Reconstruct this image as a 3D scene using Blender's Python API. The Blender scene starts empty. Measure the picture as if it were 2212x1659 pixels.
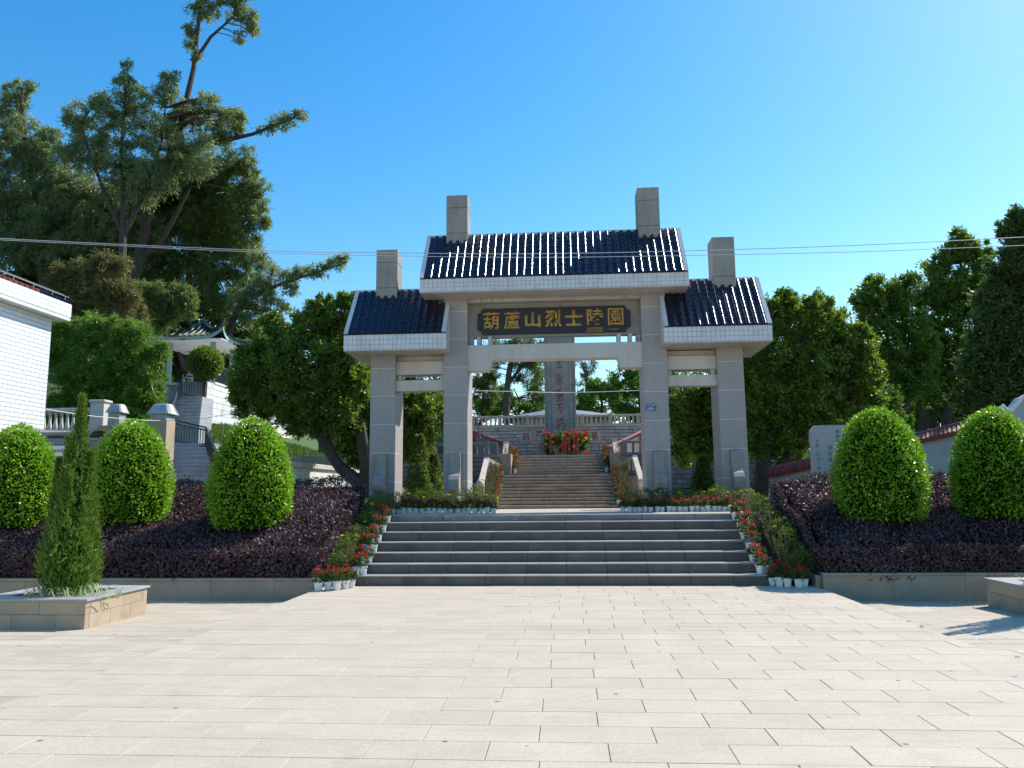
import bpy, math, random
import numpy as np
from mathutils import Vector, Matrix
sc = bpy.context.scene
C = sc.collection
R = math.radians
# ---------------------------------------------------------------- camera, sky, sun, exposure
CAM = np.array([0, 0, 1.65]); FPX, YAW, PIT, ROLL = 1675.93, .0689, .1397, .0091   # fitted on a 2212 px wide copy
PW, PH = 2212., 1659.
_f = np.array([-math.sin(YAW)*math.cos(PIT), math.cos(YAW)*math.cos(PIT), math.sin(PIT)])
_r = np.array([math.cos(YAW), math.sin(YAW), 0.]); _u = np.cross(_r, _f)
_r2 = _r*math.cos(ROLL)-_u*math.sin(ROLL); _u2 = _u*math.cos(ROLL)+_r*math.sin(ROLL)
cam = bpy.data.cameras.new('camera'); camo = bpy.data.objects.new('camera', cam); C.objects.link(camo)
cam.sensor_width = 36; cam.lens = 36*FPX/PW; cam.clip_start = .05; cam.clip_end = 4000
camo.matrix_world = Matrix(((_r2[0], _u2[0], -_f[0], 0), (_r2[1], _u2[1], -_f[1], 0), (_r2[2], _u2[2], -_f[2], CAM[2]), (0, 0, 0, 1)))
sc.camera = camo
SUN_EL, SUN_AZ = R(46), R(36)          # azimuth from +X towards +Y
SV = Vector((math.cos(SUN_EL)*math.cos(SUN_AZ), math.cos(SUN_EL)*math.sin(SUN_AZ), math.sin(SUN_EL)))
w = bpy.data.worlds.new('World'); sc.world = w; w.use_nodes = True
wn = w.node_tree; wn.nodes.clear()
sky = wn.nodes.new('ShaderNodeTexSky'); sky.sky_type = 'NISHITA'; sky.sun_disc = False
sky.sun_elevation = SUN_EL; sky.sun_rotation = R(90)-SUN_AZ
sky.air_density = 1.2; sky.dust_density = .5; sky.ozone_density = 1.7; sky.altitude = 60
bg = wn.nodes.new('ShaderNodeBackground'); bg.inputs[1].default_value = .115
wo = wn.nodes.new('ShaderNodeOutputWorld')
hs = wn.nodes.new('ShaderNodeHueSaturation'); hs.inputs['Saturation'].default_value = 1.47; hs.inputs['Value'].default_value = 1.48; hs.inputs['Hue'].default_value = .496
wn.links.new(sky.outputs[0], hs.inputs['Color']); wn.links.new(hs.outputs[0], bg.inputs[0]); wn.links.new(bg.outputs[0], wo.inputs[0])
sl = bpy.data.lights.new('sun', 'SUN'); sl.energy = 5.0; sl.angle = R(.53); sl.color = (1, .95, .87)
so = bpy.data.objects.new('sun', sl); C.objects.link(so); so.rotation_euler = (-SV).to_track_quat('-Z', 'Y').to_euler()
so.location = (20, 10, 30)
sc.view_settings.view_transform = 'Standard'; sc.view_settings.look = 'None'
sc.view_settings.exposure = .32; sc.view_settings.gamma = 1; sc.view_settings.use_curve_mapping = False
sc.render.engine = 'CYCLES'
try:
    sc.cycles.use_denoising = True; sc.cycles.max_bounces = 6; sc.cycles.diffuse_bounces = 3
    sc.cycles.transparent_max_bounces = 4; sc.cycles.sample_clamp_indirect = 6; sc.cycles.caustics_reflective = False
except Exception: pass

def ray(x, y): return _f*FPX+_r2*(x-PW/2)-_u2*(y-PH/2)
def at(x, y, Y): d = ray(x, y); return CAM+d*(Y/d[1])                    # point seen at a pixel, on the plane Y
def atz(x, y, z): d = ray(x, y); return CAM+d*((z-CAM[2])/d[2])          # point seen at a pixel, on the level z
def ppm(Y): return FPX/Y
rnd = random.Random(7); NR = np.random.default_rng(11)
# ---------------------------------------------------------------- helpers
def tag(o, label, cat, group=None):
    o['label'] = label; o['category'] = cat
    if group: o['group'] = group
    return o
def struct(o): o['kind'] = 'structure'; return o
def stuff(o): o['kind'] = 'stuff'; return o
def empty(name, loc, rz=0):
    o = bpy.data.objects.new(name, None); C.objects.link(o); o.location = loc; o.rotation_euler = (0, 0, rz); o.empty_display_size = .2
    return o
def thing(name, label, cat, loc, group=None, rz=0): return tag(empty(name, loc, rz), label, cat, group)
ORG = {}
def org(p):
    v = np.zeros(3)
    while p is not None: v = v+np.array(p.location); p = p.parent
    return v
class MB:
    def __init__(s): s.v = []; s.f = []; s.n = 0
    def add(s, vs, fs):
        b = s.n; s.v += [tuple(map(float, q)) for q in vs]; s.n = len(s.v)
        s.f += [tuple(b+i for i in f) for f in fs]; return s
    def box(s, x0, x1, y0, y1, z0, z1, b=0.0):
        if b <= 0:
            return s.add([(x0,y0,z0),(x1,y0,z0),(x1,y1,z0),(x0,y1,z0),(x0,y0,z1),(x1,y0,z1),(x1,y1,z1),(x0,y1,z1)],
                         [(3,2,1,0),(4,5,6,7),(0,1,5,4),(1,2,6,5),(2,3,7,6),(3,0,4,7)])
        P = []
        for x, sx in ((x0, 1), (x1, -1)):
            for y, sy in ((y0, 1), (y1, -1)):
                for z, sz in ((z0, 1), (z1, -1)):
                    P += [(x, y+sy*b, z+sz*b), (x+sx*b, y, z+sz*b), (x+sx*b, y+sy*b, z)]
        i = lambda a, c, d, k: ((a*2+c)*2+d)*3+k
        F = []
        F.append((i(0,0,0,0), i(0,0,1,0), i(0,1,1,0), i(0,1,0,0))); F.append((i(1,0,0,0), i(1,1,0,0), i(1,1,1,0), i(1,0,1,0)))
        F.append((i(0,0,0,1), i(1,0,0,1), i(1,0,1,1), i(0,0,1,1))); F.append((i(0,1,0,1), i(0,1,1,1), i(1,1,1,1), i(1,1,0,1)))
        F.append((i(0,0,0,2), i(0,1,0,2), i(1,1,0,2), i(1,0,0,2))); F.append((i(0,0,1,2), i(1,0,1,2), i(1,1,1,2), i(0,1,1,2)))
        for a in (0, 1):
            for c in (0, 1):
                q = (i(a,c,0,0), i(a,c,0,1), i(a,c,1,1), i(a,c,1,0)); F.append(q if a == c else q[::-1])
                q = (i(a,0,c,0), i(a,1,c,0), i(a,1,c,2), i(a,0,c,2)); F.append(q if a == c else q[::-1])
                q = (i(0,a,c,1), i(0,a,c,2), i(1,a,c,2), i(1,a,c,1)); F.append(q if a == c else q[::-1])
                for d in (0, 1):
                    q = (i(a,c,d,0), i(a,c,d,2), i(a,c,d,1)); F.append(q if (a+c+d) % 2 == 0 else q[::-1])
        return s.add(P, F)
    def prism(s, poly, axis, a, b):
        n = len(poly)
        def mk(u, v, t): return (t, u, v) if axis == 'x' else ((u, t, v) if axis == 'y' else (u, v, t))
        vs = [mk(u, v, a) for u, v in poly]+[mk(u, v, b) for u, v in poly]
        fs = [tuple(range(n))[::-1], tuple(range(n, 2*n))]+[(i, (i+1) % n, n+(i+1) % n, n+i) for i in range(n)]
        return s.add(vs, fs)
    def tube(s, pts, rad, n=7, cap=True):
        pts = [np.array(p, float) for p in pts]
        if not hasattr(rad, '__len__'): rad = [rad]*len(pts)
        vs = []; prev = None
        for i, p in enumerate(pts):
            t = pts[min(i+1, len(pts)-1)]-pts[max(i-1, 0)]; t = t/(np.linalg.norm(t)+1e-9)
            a = np.array([0, 0, 1.]) if abs(t[2]) < .9 else np.array([1., 0, 0])
            if prev is not None: a = prev
            e1 = np.cross(t, a); e1 /= np.linalg.norm(e1)+1e-9; e2 = np.cross(e1, t); prev = e2
            for k in range(n):
                q = 2*math.pi*k/n; vs.append(p+rad[i]*(math.cos(q)*e1+math.sin(q)*e2))
        fs = []
        for i in range(len(pts)-1):
            for k in range(n):
                fs.append((i*n+k, i*n+(k+1) % n, (i+1)*n+(k+1) % n, (i+1)*n+k))
        if cap: fs += [tuple(range(n))[::-1], tuple(range((len(pts)-1)*n, len(pts)*n))]
        return s.add(vs, fs)
    def lathe(s, prof, c, n=12):
        vs = []; m = len(prof)
        for r_, z_ in prof:
            for k in range(n):
                q = 2*math.pi*k/n; vs.append((c[0]+r_*math.cos(q), c[1]+r_*math.sin(q), c[2]+z_))
        fs = [(i*n+k, i*n+(k+1) % n, (i+1)*n+(k+1) % n, (i+1)*n+k) for i in range(m-1) for k in range(n)]
        if prof[0][0] > 1e-4: fs.append(tuple(range(n))[::-1])
        if prof[-1][0] > 1e-4: fs.append(tuple(range((m-1)*n, m*n)))
        return s.add(vs, fs)
    def obox(s, o, u, v, w):                       # box from a corner and three edge vectors
        o, u, v, w = [np.array(q, float) for q in (o, u, v, w)]
        return s.add([o, o+u, o+u+v, o+v, o+w, o+u+w, o+u+v+w, o+v+w], [(3,2,1,0),(4,5,6,7),(0,1,5,4),(1,2,6,5),(2,3,7,6),(3,0,4,7)])
    def mesh(s, name, m, smooth=False, o=(0, 0, 0)):
        me = bpy.data.meshes.new(name); o = np.array(o)
        me.from_pydata([tuple(np.array(q)-o) for q in s.v], [], s.f); me.validate(); me.update()
        import bmesh
        bm = bmesh.new(); bm.from_mesh(me); bmesh.ops.recalc_face_normals(bm, faces=bm.faces); bm.to_mesh(me); bm.free()
        if m is not None: me.materials.append(m)
        if smooth:
            me.polygons.foreach_set('use_smooth', [True]*len(me.polygons))
            try: me.set_sharp_from_angle(angle=R(40))
            except Exception: pass
        return me
    def build(s, name, m, parent=None, smooth=False, loc=None):
        """world-space vertices -> one object (child keeps world place; roots are unrotated)"""
        o = bpy.data.objects.new(name, None) if False else None
        base = org(parent) if parent is not None else np.array(loc if loc is not None else (0, 0, 0), float)
        me = s.mesh(name, m, smooth, base)
        ob = bpy.data.objects.new(name, me); C.objects.link(ob)
        if parent is not None: ob.parent = parent
        else: ob.location = tuple(base)
        return ob
def piece(name, me, loc, parent=None, rot=None, scale=None):
    ob = bpy.data.objects.new(name, me); C.objects.link(ob)
    l = np.array(loc, float)
    if parent is not None: l = l-org(parent); ob.parent = parent
    ob.location = tuple(l)
    if rot is not None: ob.rotation_euler = rot
    if scale is not None: ob.scale = scale
    return ob
def boxpiece(name, m, x0, x1, y0, y1, z0, z1, parent, b=.004):
    """a bevelled block as its own object with its origin at its centre"""
    c = ((x0+x1)/2, (y0+y1)/2, (z0+z1)/2)
    key = (m.name, round(x1-x0, 4), round(y1-y0, 4), round(z1-z0, 4), b)
    if key not in ORG:
        mb = MB().box(-(x1-x0)/2, (x1-x0)/2, -(y1-y0)/2, (y1-y0)/2, -(z1-z0)/2, (z1-z0)/2, b); ORG[key] = mb.mesh(name, m)
    return piece(name, ORG[key], c, parent)
def copy_tree(o, parent=None):
    c = o.copy(); C.objects.link(c); c.parent = parent
    for ch in list(o.children): copy_tree(ch, c)
    return c
def raw_mesh(name, V, F, m):
    """fast mesh from arrays: V (n,3), F (k,4)"""
    me = bpy.data.meshes.new(name); k = len(F); q = F.shape[1]
    me.vertices.add(len(V)); me.vertices.foreach_set('co', V.astype(np.float32).ravel())
    me.loops.add(k*q); me.loops.foreach_set('vertex_index', F.astype(np.int32).ravel())
    me.polygons.add(k); me.polygons.foreach_set('loop_start', np.arange(0, k*q, q, dtype=np.int32))
    me.update(calc_edges=True); me.materials.append(m)
    return me
def leafmesh(name, P, D, L, Wd, m, o=(0, 0, 0), up=None):
    """diamond leaves at P pointing along D; L, Wd per-leaf arrays or scalars"""
    n = len(P); D = D/(np.linalg.norm(D, axis=1, keepdims=True)+1e-9)
    A = NR.normal(size=(n, 3)) if up is None else up+.5*NR.normal(size=(n, 3))
    S = np.cross(D, A); S /= np.linalg.norm(S, axis=1, keepdims=True)+1e-9
    N = np.cross(S, D)
    L = np.broadcast_to(np.asarray(L, float), (n,))*NR.uniform(.7, 1.25, n); Wd = np.broadcast_to(np.asarray(Wd, float), (n,))*NR.uniform(.75, 1.2, n)
    L = L[:, None]; Wd = Wd[:, None]
    V = np.empty((n, 4, 3)); V[:, 0] = P; V[:, 1] = P+D*L*.45+S*Wd*.5+N*Wd*.12; V[:, 2] = P+D*L-N*L*.12; V[:, 3] = P+D*L*.45-S*Wd*.5+N*Wd*.12
    V = V.reshape(-1, 3)-np.array(o)
    return raw_mesh(name, V, np.arange(4*n).reshape(n, 4), m)
def leafobj(name, P, D, L, Wd, m, parent, up=None, loc=None):
    o = org(parent) if parent is not None else np.array(loc)
    ob = bpy.data.objects.new(name, leafmesh(name, P, D, L, Wd, m, o, up)); C.objects.link(ob)
    if parent is not None: ob.parent = parent
    else: ob.location = tuple(o)
    return ob
# ---------------------------------------------------------------- materials
def nmix(nt, a, b, fac, bt='MIX'):
    n = nt.nodes.new('ShaderNodeMix'); n.data_type = 'RGBA'; n.blend_type = bt
    for s, v in ((0, fac), (6, a), (7, b)):
        if isinstance(v, bpy.types.NodeSocket): nt.links.new(v, n.inputs[s])
        elif s == 0: n.inputs[0].default_value = v
        else: n.inputs[s].default_value = (*v, 1)
    return n.outputs[2]
def nnoise(nt, scale, detail=3, rough=.55, vec=None):
    n = nt.nodes.new('ShaderNodeTexNoise'); n.inputs['Scale'].default_value = scale; n.inputs['Detail'].default_value = detail; n.inputs['Roughness'].default_value = rough
    if vec is None:
        g = nt.nodes.new('ShaderNodeNewGeometry'); vec = g.outputs['Position']
    nt.links.new(vec, n.inputs['Vector']); return n.outputs[0]
def nramp(nt, sock, a, b):
    n = nt.nodes.new('ShaderNodeMapRange'); n.inputs[1].default_value = a; n.inputs[2].default_value = b
    nt.links.new(sock, n.inputs[0]); return n.outputs[0]
def mat(name, col, rough=.8, col2=None, big=1.2, speck=None, speck_scale=160, speck_amt=.5, obj=0.0, objcol=None, bump=0.0, bscale=60, spec=.5, coat=0, metal=0, stain=None, stain_scale=2.0, spots=None, grain=0, grain_scale=40, streak=None, streak_scale=(1, 1, 1)):
    m = bpy.data.materials.new(name); m.use_nodes = True; nt = m.node_tree; b = nt.nodes['Principled BSDF']
    b.inputs['Roughness'].default_value = rough; b.inputs['Specular IOR Level'].default_value = spec; b.inputs['Metallic'].default_value = metal
    if coat: b.inputs['Coat Weight'].default_value = coat; b.inputs['Coat Roughness'].default_value = .12
    c = nmix(nt, col, col2 or tuple(x*.82 for x in col), nramp(nt, nnoise(nt, big, 4), .35, .65))
    if objcol:
        oi = nt.nodes.new('ShaderNodeObjectInfo'); c = nmix(nt, c, objcol, nramp(nt, oi.outputs['Random'], .35, 1))
    if speck: c = nmix(nt, c, speck, nmath(nt, nramp(nt, nnoise(nt, speck_scale, 1), .52, .62), speck_amt))
    if stain: c = nmix(nt, c, stain, nmath(nt, nramp(nt, nnoise(nt, stain_scale, 6, .65), .56, .72), .7))
    if grain:
        h = nt.nodes.new('ShaderNodeHueSaturation'); r_ = nt.nodes.new('ShaderNodeMapRange'); r_.inputs[1].default_value = .3; r_.inputs[2].default_value = .7; r_.inputs[3].default_value = 1-grain; r_.inputs[4].default_value = 1+grain
        nt.links.new(nnoise(nt, grain_scale, 3, .7), r_.inputs[0]); nt.links.new(r_.outputs[0], h.inputs['Value']); nt.links.new(c, h.inputs['Color']); c = h.outputs[0]
    if streak:
        g = nt.nodes.new('ShaderNodeNewGeometry'); mp = nt.nodes.new('ShaderNodeMapping'); mp.inputs['Scale'].default_value = streak_scale; nt.links.new(g.outputs['Position'], mp.inputs['Vector'])
        c = nmix(nt, c, streak, nmath(nt, nramp(nt, nnoise(nt, 1.0, 5, .6, mp.outputs[0]), .52, .74), .8))
    if spots:
        v = nt.nodes.new('ShaderNodeTexVoronoi'); v.inputs['Scale'].default_value = 2.3
        g = nt.nodes.new('ShaderNodeNewGeometry'); nt.links.new(g.outputs['Position'], v.inputs['Vector'])
        c = nmix(nt, c, spots, nmath(nt, nramp(nt, v.outputs['Distance'], .062, .035), .85))
    if obj:
        oi = nt.nodes.new('ShaderNodeObjectInfo'); h = nt.nodes.new('ShaderNodeHueSaturation')
        mr = nt.nodes.new('ShaderNodeMath'); mr.operation = 'MULTIPLY'; mr.inputs[1].default_value = 7.31
        nt.links.new(oi.outputs['Random'], mr.inputs[0]); fr = nt.nodes.new('ShaderNodeMath'); fr.operation = 'FRACT'; nt.links.new(mr.outputs[0], fr.inputs[0])
        r_ = nt.nodes.new('ShaderNodeMapRange'); r_.inputs[3].default_value = 1-obj; r_.inputs[4].default_value = 1+obj; nt.links.new(fr.outputs[0], r_.inputs[0])
        nt.links.new(r_.outputs[0], h.inputs['Value']); nt.links.new(c, h.inputs['Color']); c = h.outputs[0]
    nt.links.new(c, b.inputs['Base Color'])
    if bump:
        bp = nt.nodes.new('ShaderNodeBump'); bp.inputs['Strength'].default_value = bump; bp.inputs['Distance'].default_value = .01
        nt.links.new(nnoise(nt, bscale, 5), bp.inputs['Height']); nt.links.new(bp.outputs[0], b.inputs['Normal'])
    return m
def nmath(nt, s, k, op='MULTIPLY'):
    n = nt.nodes.new('ShaderNodeMath'); n.operation = op; n.inputs[1].default_value = k; nt.links.new(s, n.inputs[0]); return n.outputs[0]
def leafmat(name, c1, c2, rough=.45, trans=.35, spec=.5, tcol=None):
    m = bpy.data.materials.new(name); m.use_nodes = True; nt = m.node_tree; b = nt.nodes['Principled BSDF']
    g = nt.nodes.new('ShaderNodeNewGeometry')
    c = nmix(nt, c1, c2, g.outputs['Random Per Island'])
    c = nmix(nt, c, tuple(x*.6 for x in c1), nmath(nt, nramp(nt, nnoise(nt, 1.7, 2), .4, .7), .55))
    nt.links.new(c, b.inputs['Base Color']); b.inputs['Roughness'].default_value = rough; b.inputs['Specular IOR Level'].default_value = spec
    t = nt.nodes.new('ShaderNodeBsdfTranslucent')
    tc = nmix(nt, c, tcol or tuple(min(1, x*y) for x, y in zip(c2, (1.5, 1.6, .9))), .6); nt.links.new(tc, t.inputs['Color'])
    mx = nt.nodes.new('ShaderNodeMixShader'); mx.inputs[0].default_value = trans
    nt.links.new(b.outputs[0], mx.inputs[1]); nt.links.new(t.outputs[0], mx.inputs[2]); nt.links.new(mx.outputs[0], nt.nodes['Material Output'].inputs[0])
    return m
M = {}
M['slab'] = mat('paving_granite', (.535, .448, .342), .82, (.49, .41, .312), 1.6, (.28, .245, .21), 120, .45, obj=.035, bump=.2, bscale=70, stain=(.40, .335, .265), stain_scale=2.6, spots=(.10, .09, .08), grain=.09, grain_scale=26, streak=(.41, .35, .28), streak_scale=(1.1, 5.5, 1))
M['slab2'] = mat('side_granite', (.50, .42, .315), .82, (.45, .375, .28), 1.6, (.28, .24, .20), 120, .45, obj=.06, objcol=(.50, .435, .345), bump=.2, bscale=70, stain=(.34, .285, .22), stain_scale=1.8, spots=(.12, .10, .085), grain=.09, grain_scale=26, streak=(.36, .30, .235), streak_scale=(1.1, 5.5, 1))
M['joint'] = mat('joint_earth', (.17, .15, .125), .95, (.06, .055, .045), 2.5)
M['mortar_w'] = mat('pale_mortar', (.72, .70, .66), .9)
M['stepg'] = mat('shaded_riser_granite', (.158, .132, .116), .75, (.118, .10, .088), 3, (.05, .05, .05), 170, .6, obj=.14, bump=.12, stain=(.085, .08, .078), stain_scale=2.2, grain=.16, grain_scale=40, streak=(.07, .066, .064), streak_scale=(2.5, 2.5, 1))  # risers: their shade is put into a darker granite colour, besides the stains
M['tread'] = mat('sunlit_tread_granite', (.34, .325, .31), .7, (.27, .26, .25), 3, (.2, .2, .2), 170, .4, obj=.08)  # treads: sunlight on the tops put into a paler granite than the risers
M['curbg'] = mat('old_curb_granite', (.27, .25, .23), .85, (.20, .185, .17), 4, (.09, .085, .08), 120, .6, obj=.12, bump=.3, stain=(.12, .11, .10), stain_scale=3)
M['gran'] = mat('gate_granite', (.41, .362, .345), .62, (.37, .328, .313), 1.2, (.18, .165, .165), 75, .55, obj=.05, bump=.08, stain=(.345, .30, .275), stain_scale=1.1, grain=.10, grain_scale=34, streak=(.30, .28, .265), streak_scale=(4.5, 4.5, .5))
M['gran_old'] = mat('weathered_granite', (.33, .30, .265), .75, (.28, .255, .225), 1.6, (.2, .19, .175), 170, .5, obj=.06, bump=.15, stain=(.22, .20, .175), stain_scale=1.6, grain=.12, grain_scale=30, streak=(.20, .185, .165), streak_scale=(5, 5, .7))
M['plaster'] = mat('white_plaster', (.60, .54, .485), .75, (.53, .475, .425), 1.0, obj=.03, stain=(.46, .42, .36), stain_scale=1.2, grain=.05, streak=(.42, .37, .32), streak_scale=(4, 4, .8))
M['mosaic'] = mat('white_mosaic_tile', (.68, .655, .65), .28, (.61, .585, .58), 3.0, stain=(.5, .49, .48), stain_scale=3, streak=(.45, .43, .41), streak_scale=(6, 6, 1.2))
M['grout'] = mat('grout', (.22, .21, .21), .9, (.10, .10, .10), 5)
M['roof'] = mat('dark_blue_roof_tile', (.015, .019, .038), .20, (.011, .014, .027), 4, obj=.2, spec=.45)
M['roofworn'] = mat('bare_roof_tile', (.16, .14, .12), .8, (.10, .09, .08), 6)
M['sign'] = mat('sign_board', (.012, .013, .02), .5)
M['gold'] = mat('gold_paint', (.52, .30, .06), .5, (.44, .24, .045), 8)
M['redpaint'] = mat('red_paint', (.45, .07, .075), .7, (.36, .065, .065), 5)
M['redrail'] = mat('red_rail_paint', (.33, .045, .04), .6)
M['blueplate'] = mat('blue_enamel', (.01, .06, .24), .35)
M['whitepaint'] = mat('white_lettering', (.8, .8, .8), .5)
M['wallstone'] = mat('terrace_stone', (.62, .50, .41), .85, (.52, .42, .345), 2, (.23, .2, .18), 110, .5, obj=.13, bump=.25, stain=(.24, .21, .19), stain_scale=2)
M['darkjoint'] = mat('dark_joint', (.035, .03, .027), .95)
M['graywall'] = mat('shaded_terrace_stone', (.25, .235, .225), .88, (.18, .17, .165), 2, (.12, .11, .11), 110, .5, obj=.12, bump=.25, stain=(.09, .085, .08), stain_scale=2.2)  # shade on the terrace walls is put into this darker stone colour
M['stair'] = mat('upper_stair_granite', (.43, .315, .23), .82, (.32, .235, .172), 3, (.17, .15, .14), 120, .5, obj=.12, bump=.2, stain=(.15, .135, .12), stain_scale=2)
M['wtile'] = mat('white_wall_tile', (.80, .82, .83), .25, (.77, .79, .80), .8, obj=.03)
M['tilejoint'] = mat('tile_joint', (.20, .22, .24), .9)
M['whitewall'] = mat('lime_washed_block', (.72, .71, .69), .85, (.62, .61, .58), 1.0, obj=.05, stain=(.36, .35, .32), stain_scale=.9)
M['conc'] = mat('grey_concrete', (.36, .365, .37), .9, (.30, .305, .31), 1.5, obj=.06, stain=(.22, .22, .22), stain_scale=1.5, bump=.2)
M['beige'] = mat('stained_render', (.46, .36, .235), .9, (.37, .29, .19), 1.2, stain=(.2, .16, .11), stain_scale=1.3)
M['planter'] = mat('planter_granite', (.46, .37, .26), .8, (.38, .30, .21), 2.5, (.22, .18, .13), 150, .5, obj=.1, bump=.15, stain=(.30, .21, .12), stain_scale=2.4)
M['bedwall'] = mat('bed_wall_granite', (.36, .31, .235), .8, (.28, .245, .19), 2.0, (.18, .155, .12), 150, .5, obj=.1, bump=.15, stain=(.30, .22, .13), stain_scale=1.8)
M['capstone'] = mat('cap_granite', (.36, .37, .37), .65, (.31, .32, .32), 3, (.2, .2, .2), 170, .4, obj=.05)
M['soil'] = mat('soil', (.06, .045, .032), .95, (.04, .03, .022), 9, bump=.5)
M['pot'] = mat('white_plastic_pot', (.78, .80, .82), .45, (.70, .71, .72), 12, obj=.05)
M['blackmetal'] = mat('black_railing', (.03, .032, .035), .45, (.05, .045, .04), 6)
M['wire'] = mat('wire_grey', (.42, .43, .45), .5)
M['greenroof'] = mat('green_glazed_tile', (.05, .10, .085), .35, (.10, .12, .10), 4, coat=.2, stain=(.22, .18, .14), stain_scale=1.4)
M['palegreen'] = mat('pale_green_paint', (.33, .46, .44), .6, (.26, .37, .36), 3)
M['greycol'] = mat('pavilion_column', (.30, .34, .36), .6)
M['white'] = mat('white_soffit', (.72, .72, .70), .8)
M['canopy'] = mat('dark_grey_metal', (.10, .11, .125), .35, metal=.3)
M['board'] = mat('notice_sheet', (.62, .72, .82), .4, (.78, .80, .82), .8)
M['inktext'] = mat('dark_ink', (.04, .06, .10), .6)
M['corr'] = mat('corrugated_metal', (.58, .58, .56), .5, (.46, .46, .45), 3, metal=.2)
M['redtile'] = mat('red_coping_tile', (.26, .055, .04), .6, (.18, .05, .045), 4, obj=.15)
M['garden'] = mat('garden_wall_render', (.40, .41, .42), .9, (.32, .33, .34), .8, stain=(.22, .22, .22), stain_scale=1.2)
M['stele'] = mat('stele_stone', (.40, .385, .385), .7, (.36, .345, .345), 2, (.25, .24, .24), 170, .4)
M['bark'] = mat('bark', (.075, .058, .045), .9, (.045, .036, .03), 5, bump=.6, bscale=25)
M['barkred'] = mat('pine_bark', (.14, .085, .06), .9, (.08, .055, .045), 5, bump=.5, bscale=25)
M['culm'] = mat('bamboo_culm', (.16, .17, .06), .5, (.22, .18, .08), 4)
M['grass'] = mat('grass_ground', (.075, .12, .03), .95, (.055, .085, .025), 1.5, stain=(.13, .10, .055), stain_scale=.7)
M['earth'] = mat('earth', (.11, .09, .065), .95, (.07, .075, .04), .4)
M['dome'] = mat('tomb_roof', (.22, .25, .29), .6)
L = {}
L['top'] = leafmat('topiary_leaf', (.10, .23, .011), (.31, .55, .028), .35, .28, .5)
L['hedge'] = leafmat('loropetalum_leaf', (.058, .037, .043), (.19, .125, .135), .5, .18, .28, (.20, .07, .06))
L['ban'] = leafmat('banyan_leaf', (.065, .130, .018), (.21, .30, .04), .34, .44, .55)
L['euc'] = leafmat('eucalyptus_leaf', (.14, .185, .085), (.28, .34, .16), .40, .45, .5)
L['cas'] = leafmat('drooping_leaf', (.10, .16, .045), (.21, .27, .085), .45, .45, .5)
L['bam'] = leafmat('bamboo_leaf', (.09, .19, .022), (.19, .32, .045), .42, .42, .5)
L['bamdry'] = leafmat('dry_bamboo_leaf', (.14, .15, .04), (.22, .19, .08), .5, .35, .4)
L['dark'] = leafmat('dark_evergreen_leaf', (.055, .100, .026), (.14, .20, .05), .42, .42, .5)
L['cyp'] = leafmat('cypress_leaf', (.075, .15, .02), (.17, .28, .04), .5, .28, .4)
L['mari'] = leafmat('marigold_leaf', (.075, .13, .018), (.13, .19, .03), .5, .35, .4)
L['dry'] = leafmat('dry_spike', (.12, .11, .045), (.19, .16, .075), .6, .25, .3)
L['potleaf'] = leafmat('pot_leaf', (.055, .11, .025), (.09, .15, .035), .5, .3, .4)
L['red'] = leafmat('red_blossom', (.42, .012, .018), (.62, .03, .03), .6, .35, .3, (.8, .06, .05))
L['yel'] = leafmat('yellow_blossom', (.75, .48, .02), (.85, .62, .04), .6, .3, .3)
L['spid'] = leafmat('variegated_blade', (.30, .38, .16), (.55, .58, .36), .45, .3, .4)
L['grassb'] = leafmat('grass_blade', (.065, .13, .02), (.13, .19, .045), .5, .35, .3)
L['core'] = mat('foliage_shade_core', (.012, .024, .006), 1, spec=0)  # near-black core behind the leaves; shade in the gaps put into its colour
L['coreh'] = mat('hedge_shade_core', (.014, .009, .010), 1, spec=0)  # the hedge's inner shade, put into the colour of a solid core
# ================================================================ SETTING
mb = MB(); mb.add([(-1500, -300, -1.2), (1500, -300, -1.2), (1500, 2500, -1.2), (-1500, 2500, -1.2)], [(0, 1, 2, 3)])
struct(mb.build('ground', M['earth']))
XL, XR, Y0, TR, RZ, ZP = -4.44, 4.28, 14.3175, .3626, .1776, 1.1922
SLX, SLY = .785, .368
YW = 14.02                       # face of the bed walls
def side_z(y): return 0.0 if y < 5 else -.225*(y-5)/9
# joint bed under everything, and the far paving behind the camera
mb = MB(); mb.box(-40, 40, -30, YW+.3, -.6, -.262)
struct(mb.build('plaza_base', M['joint']))
def slab_field(name, m, x0, x1, y0, y1, zf, phase, lab_max=300):
    root = struct(empty(name, (0, 0, 0)))
    mesh_cache = {}
    rows = int(round((y1-y0)/SLY)); n = 0
    for j in range(rows):
        ya = y0+j*SLY; yb = min(ya+SLY, y1)
        off = (phase+(.5 if j % 2 else 0)+rnd.uniform(-.06, .06))*SLX
        x = x0; first = True
        while x < x1-.02:
            xe = x+(off if first and off > .12 else SLX); first = False
            if xe > x1-.12: xe = x1
            w_, d_ = xe-x, yb-ya
            key = (round(w_, 2), round(d_, 3))
            if key not in mesh_cache:
                g = .0022; mesh_cache[key] = MB().box(-w_/2+g, w_/2-g, -d_/2+g*.6, d_/2-g*.6, -.05, 0, .003).mesh('paving_slab', m)
            yc = (ya+yb)/2; t = math.atan2(zf(yb)-zf(ya), yb-ya)
            piece('paving_slab', mesh_cache[key], ((x+xe)/2, yc, zf(yc)+rnd.uniform(-.0012, .0012)), root, (t, 0, 0)); n += 1
            x = xe
    return root
slab_field('plaza_paving', M['slab'], XL, XR, Y0-26*SLY-.02, Y0-.02, lambda y: 0.0, .42)
mb = MB(); mb.box(XL, XR, -20, Y0, -.4, -.018)
struct(mb.build('plaza_bed', M['joint']))
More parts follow.
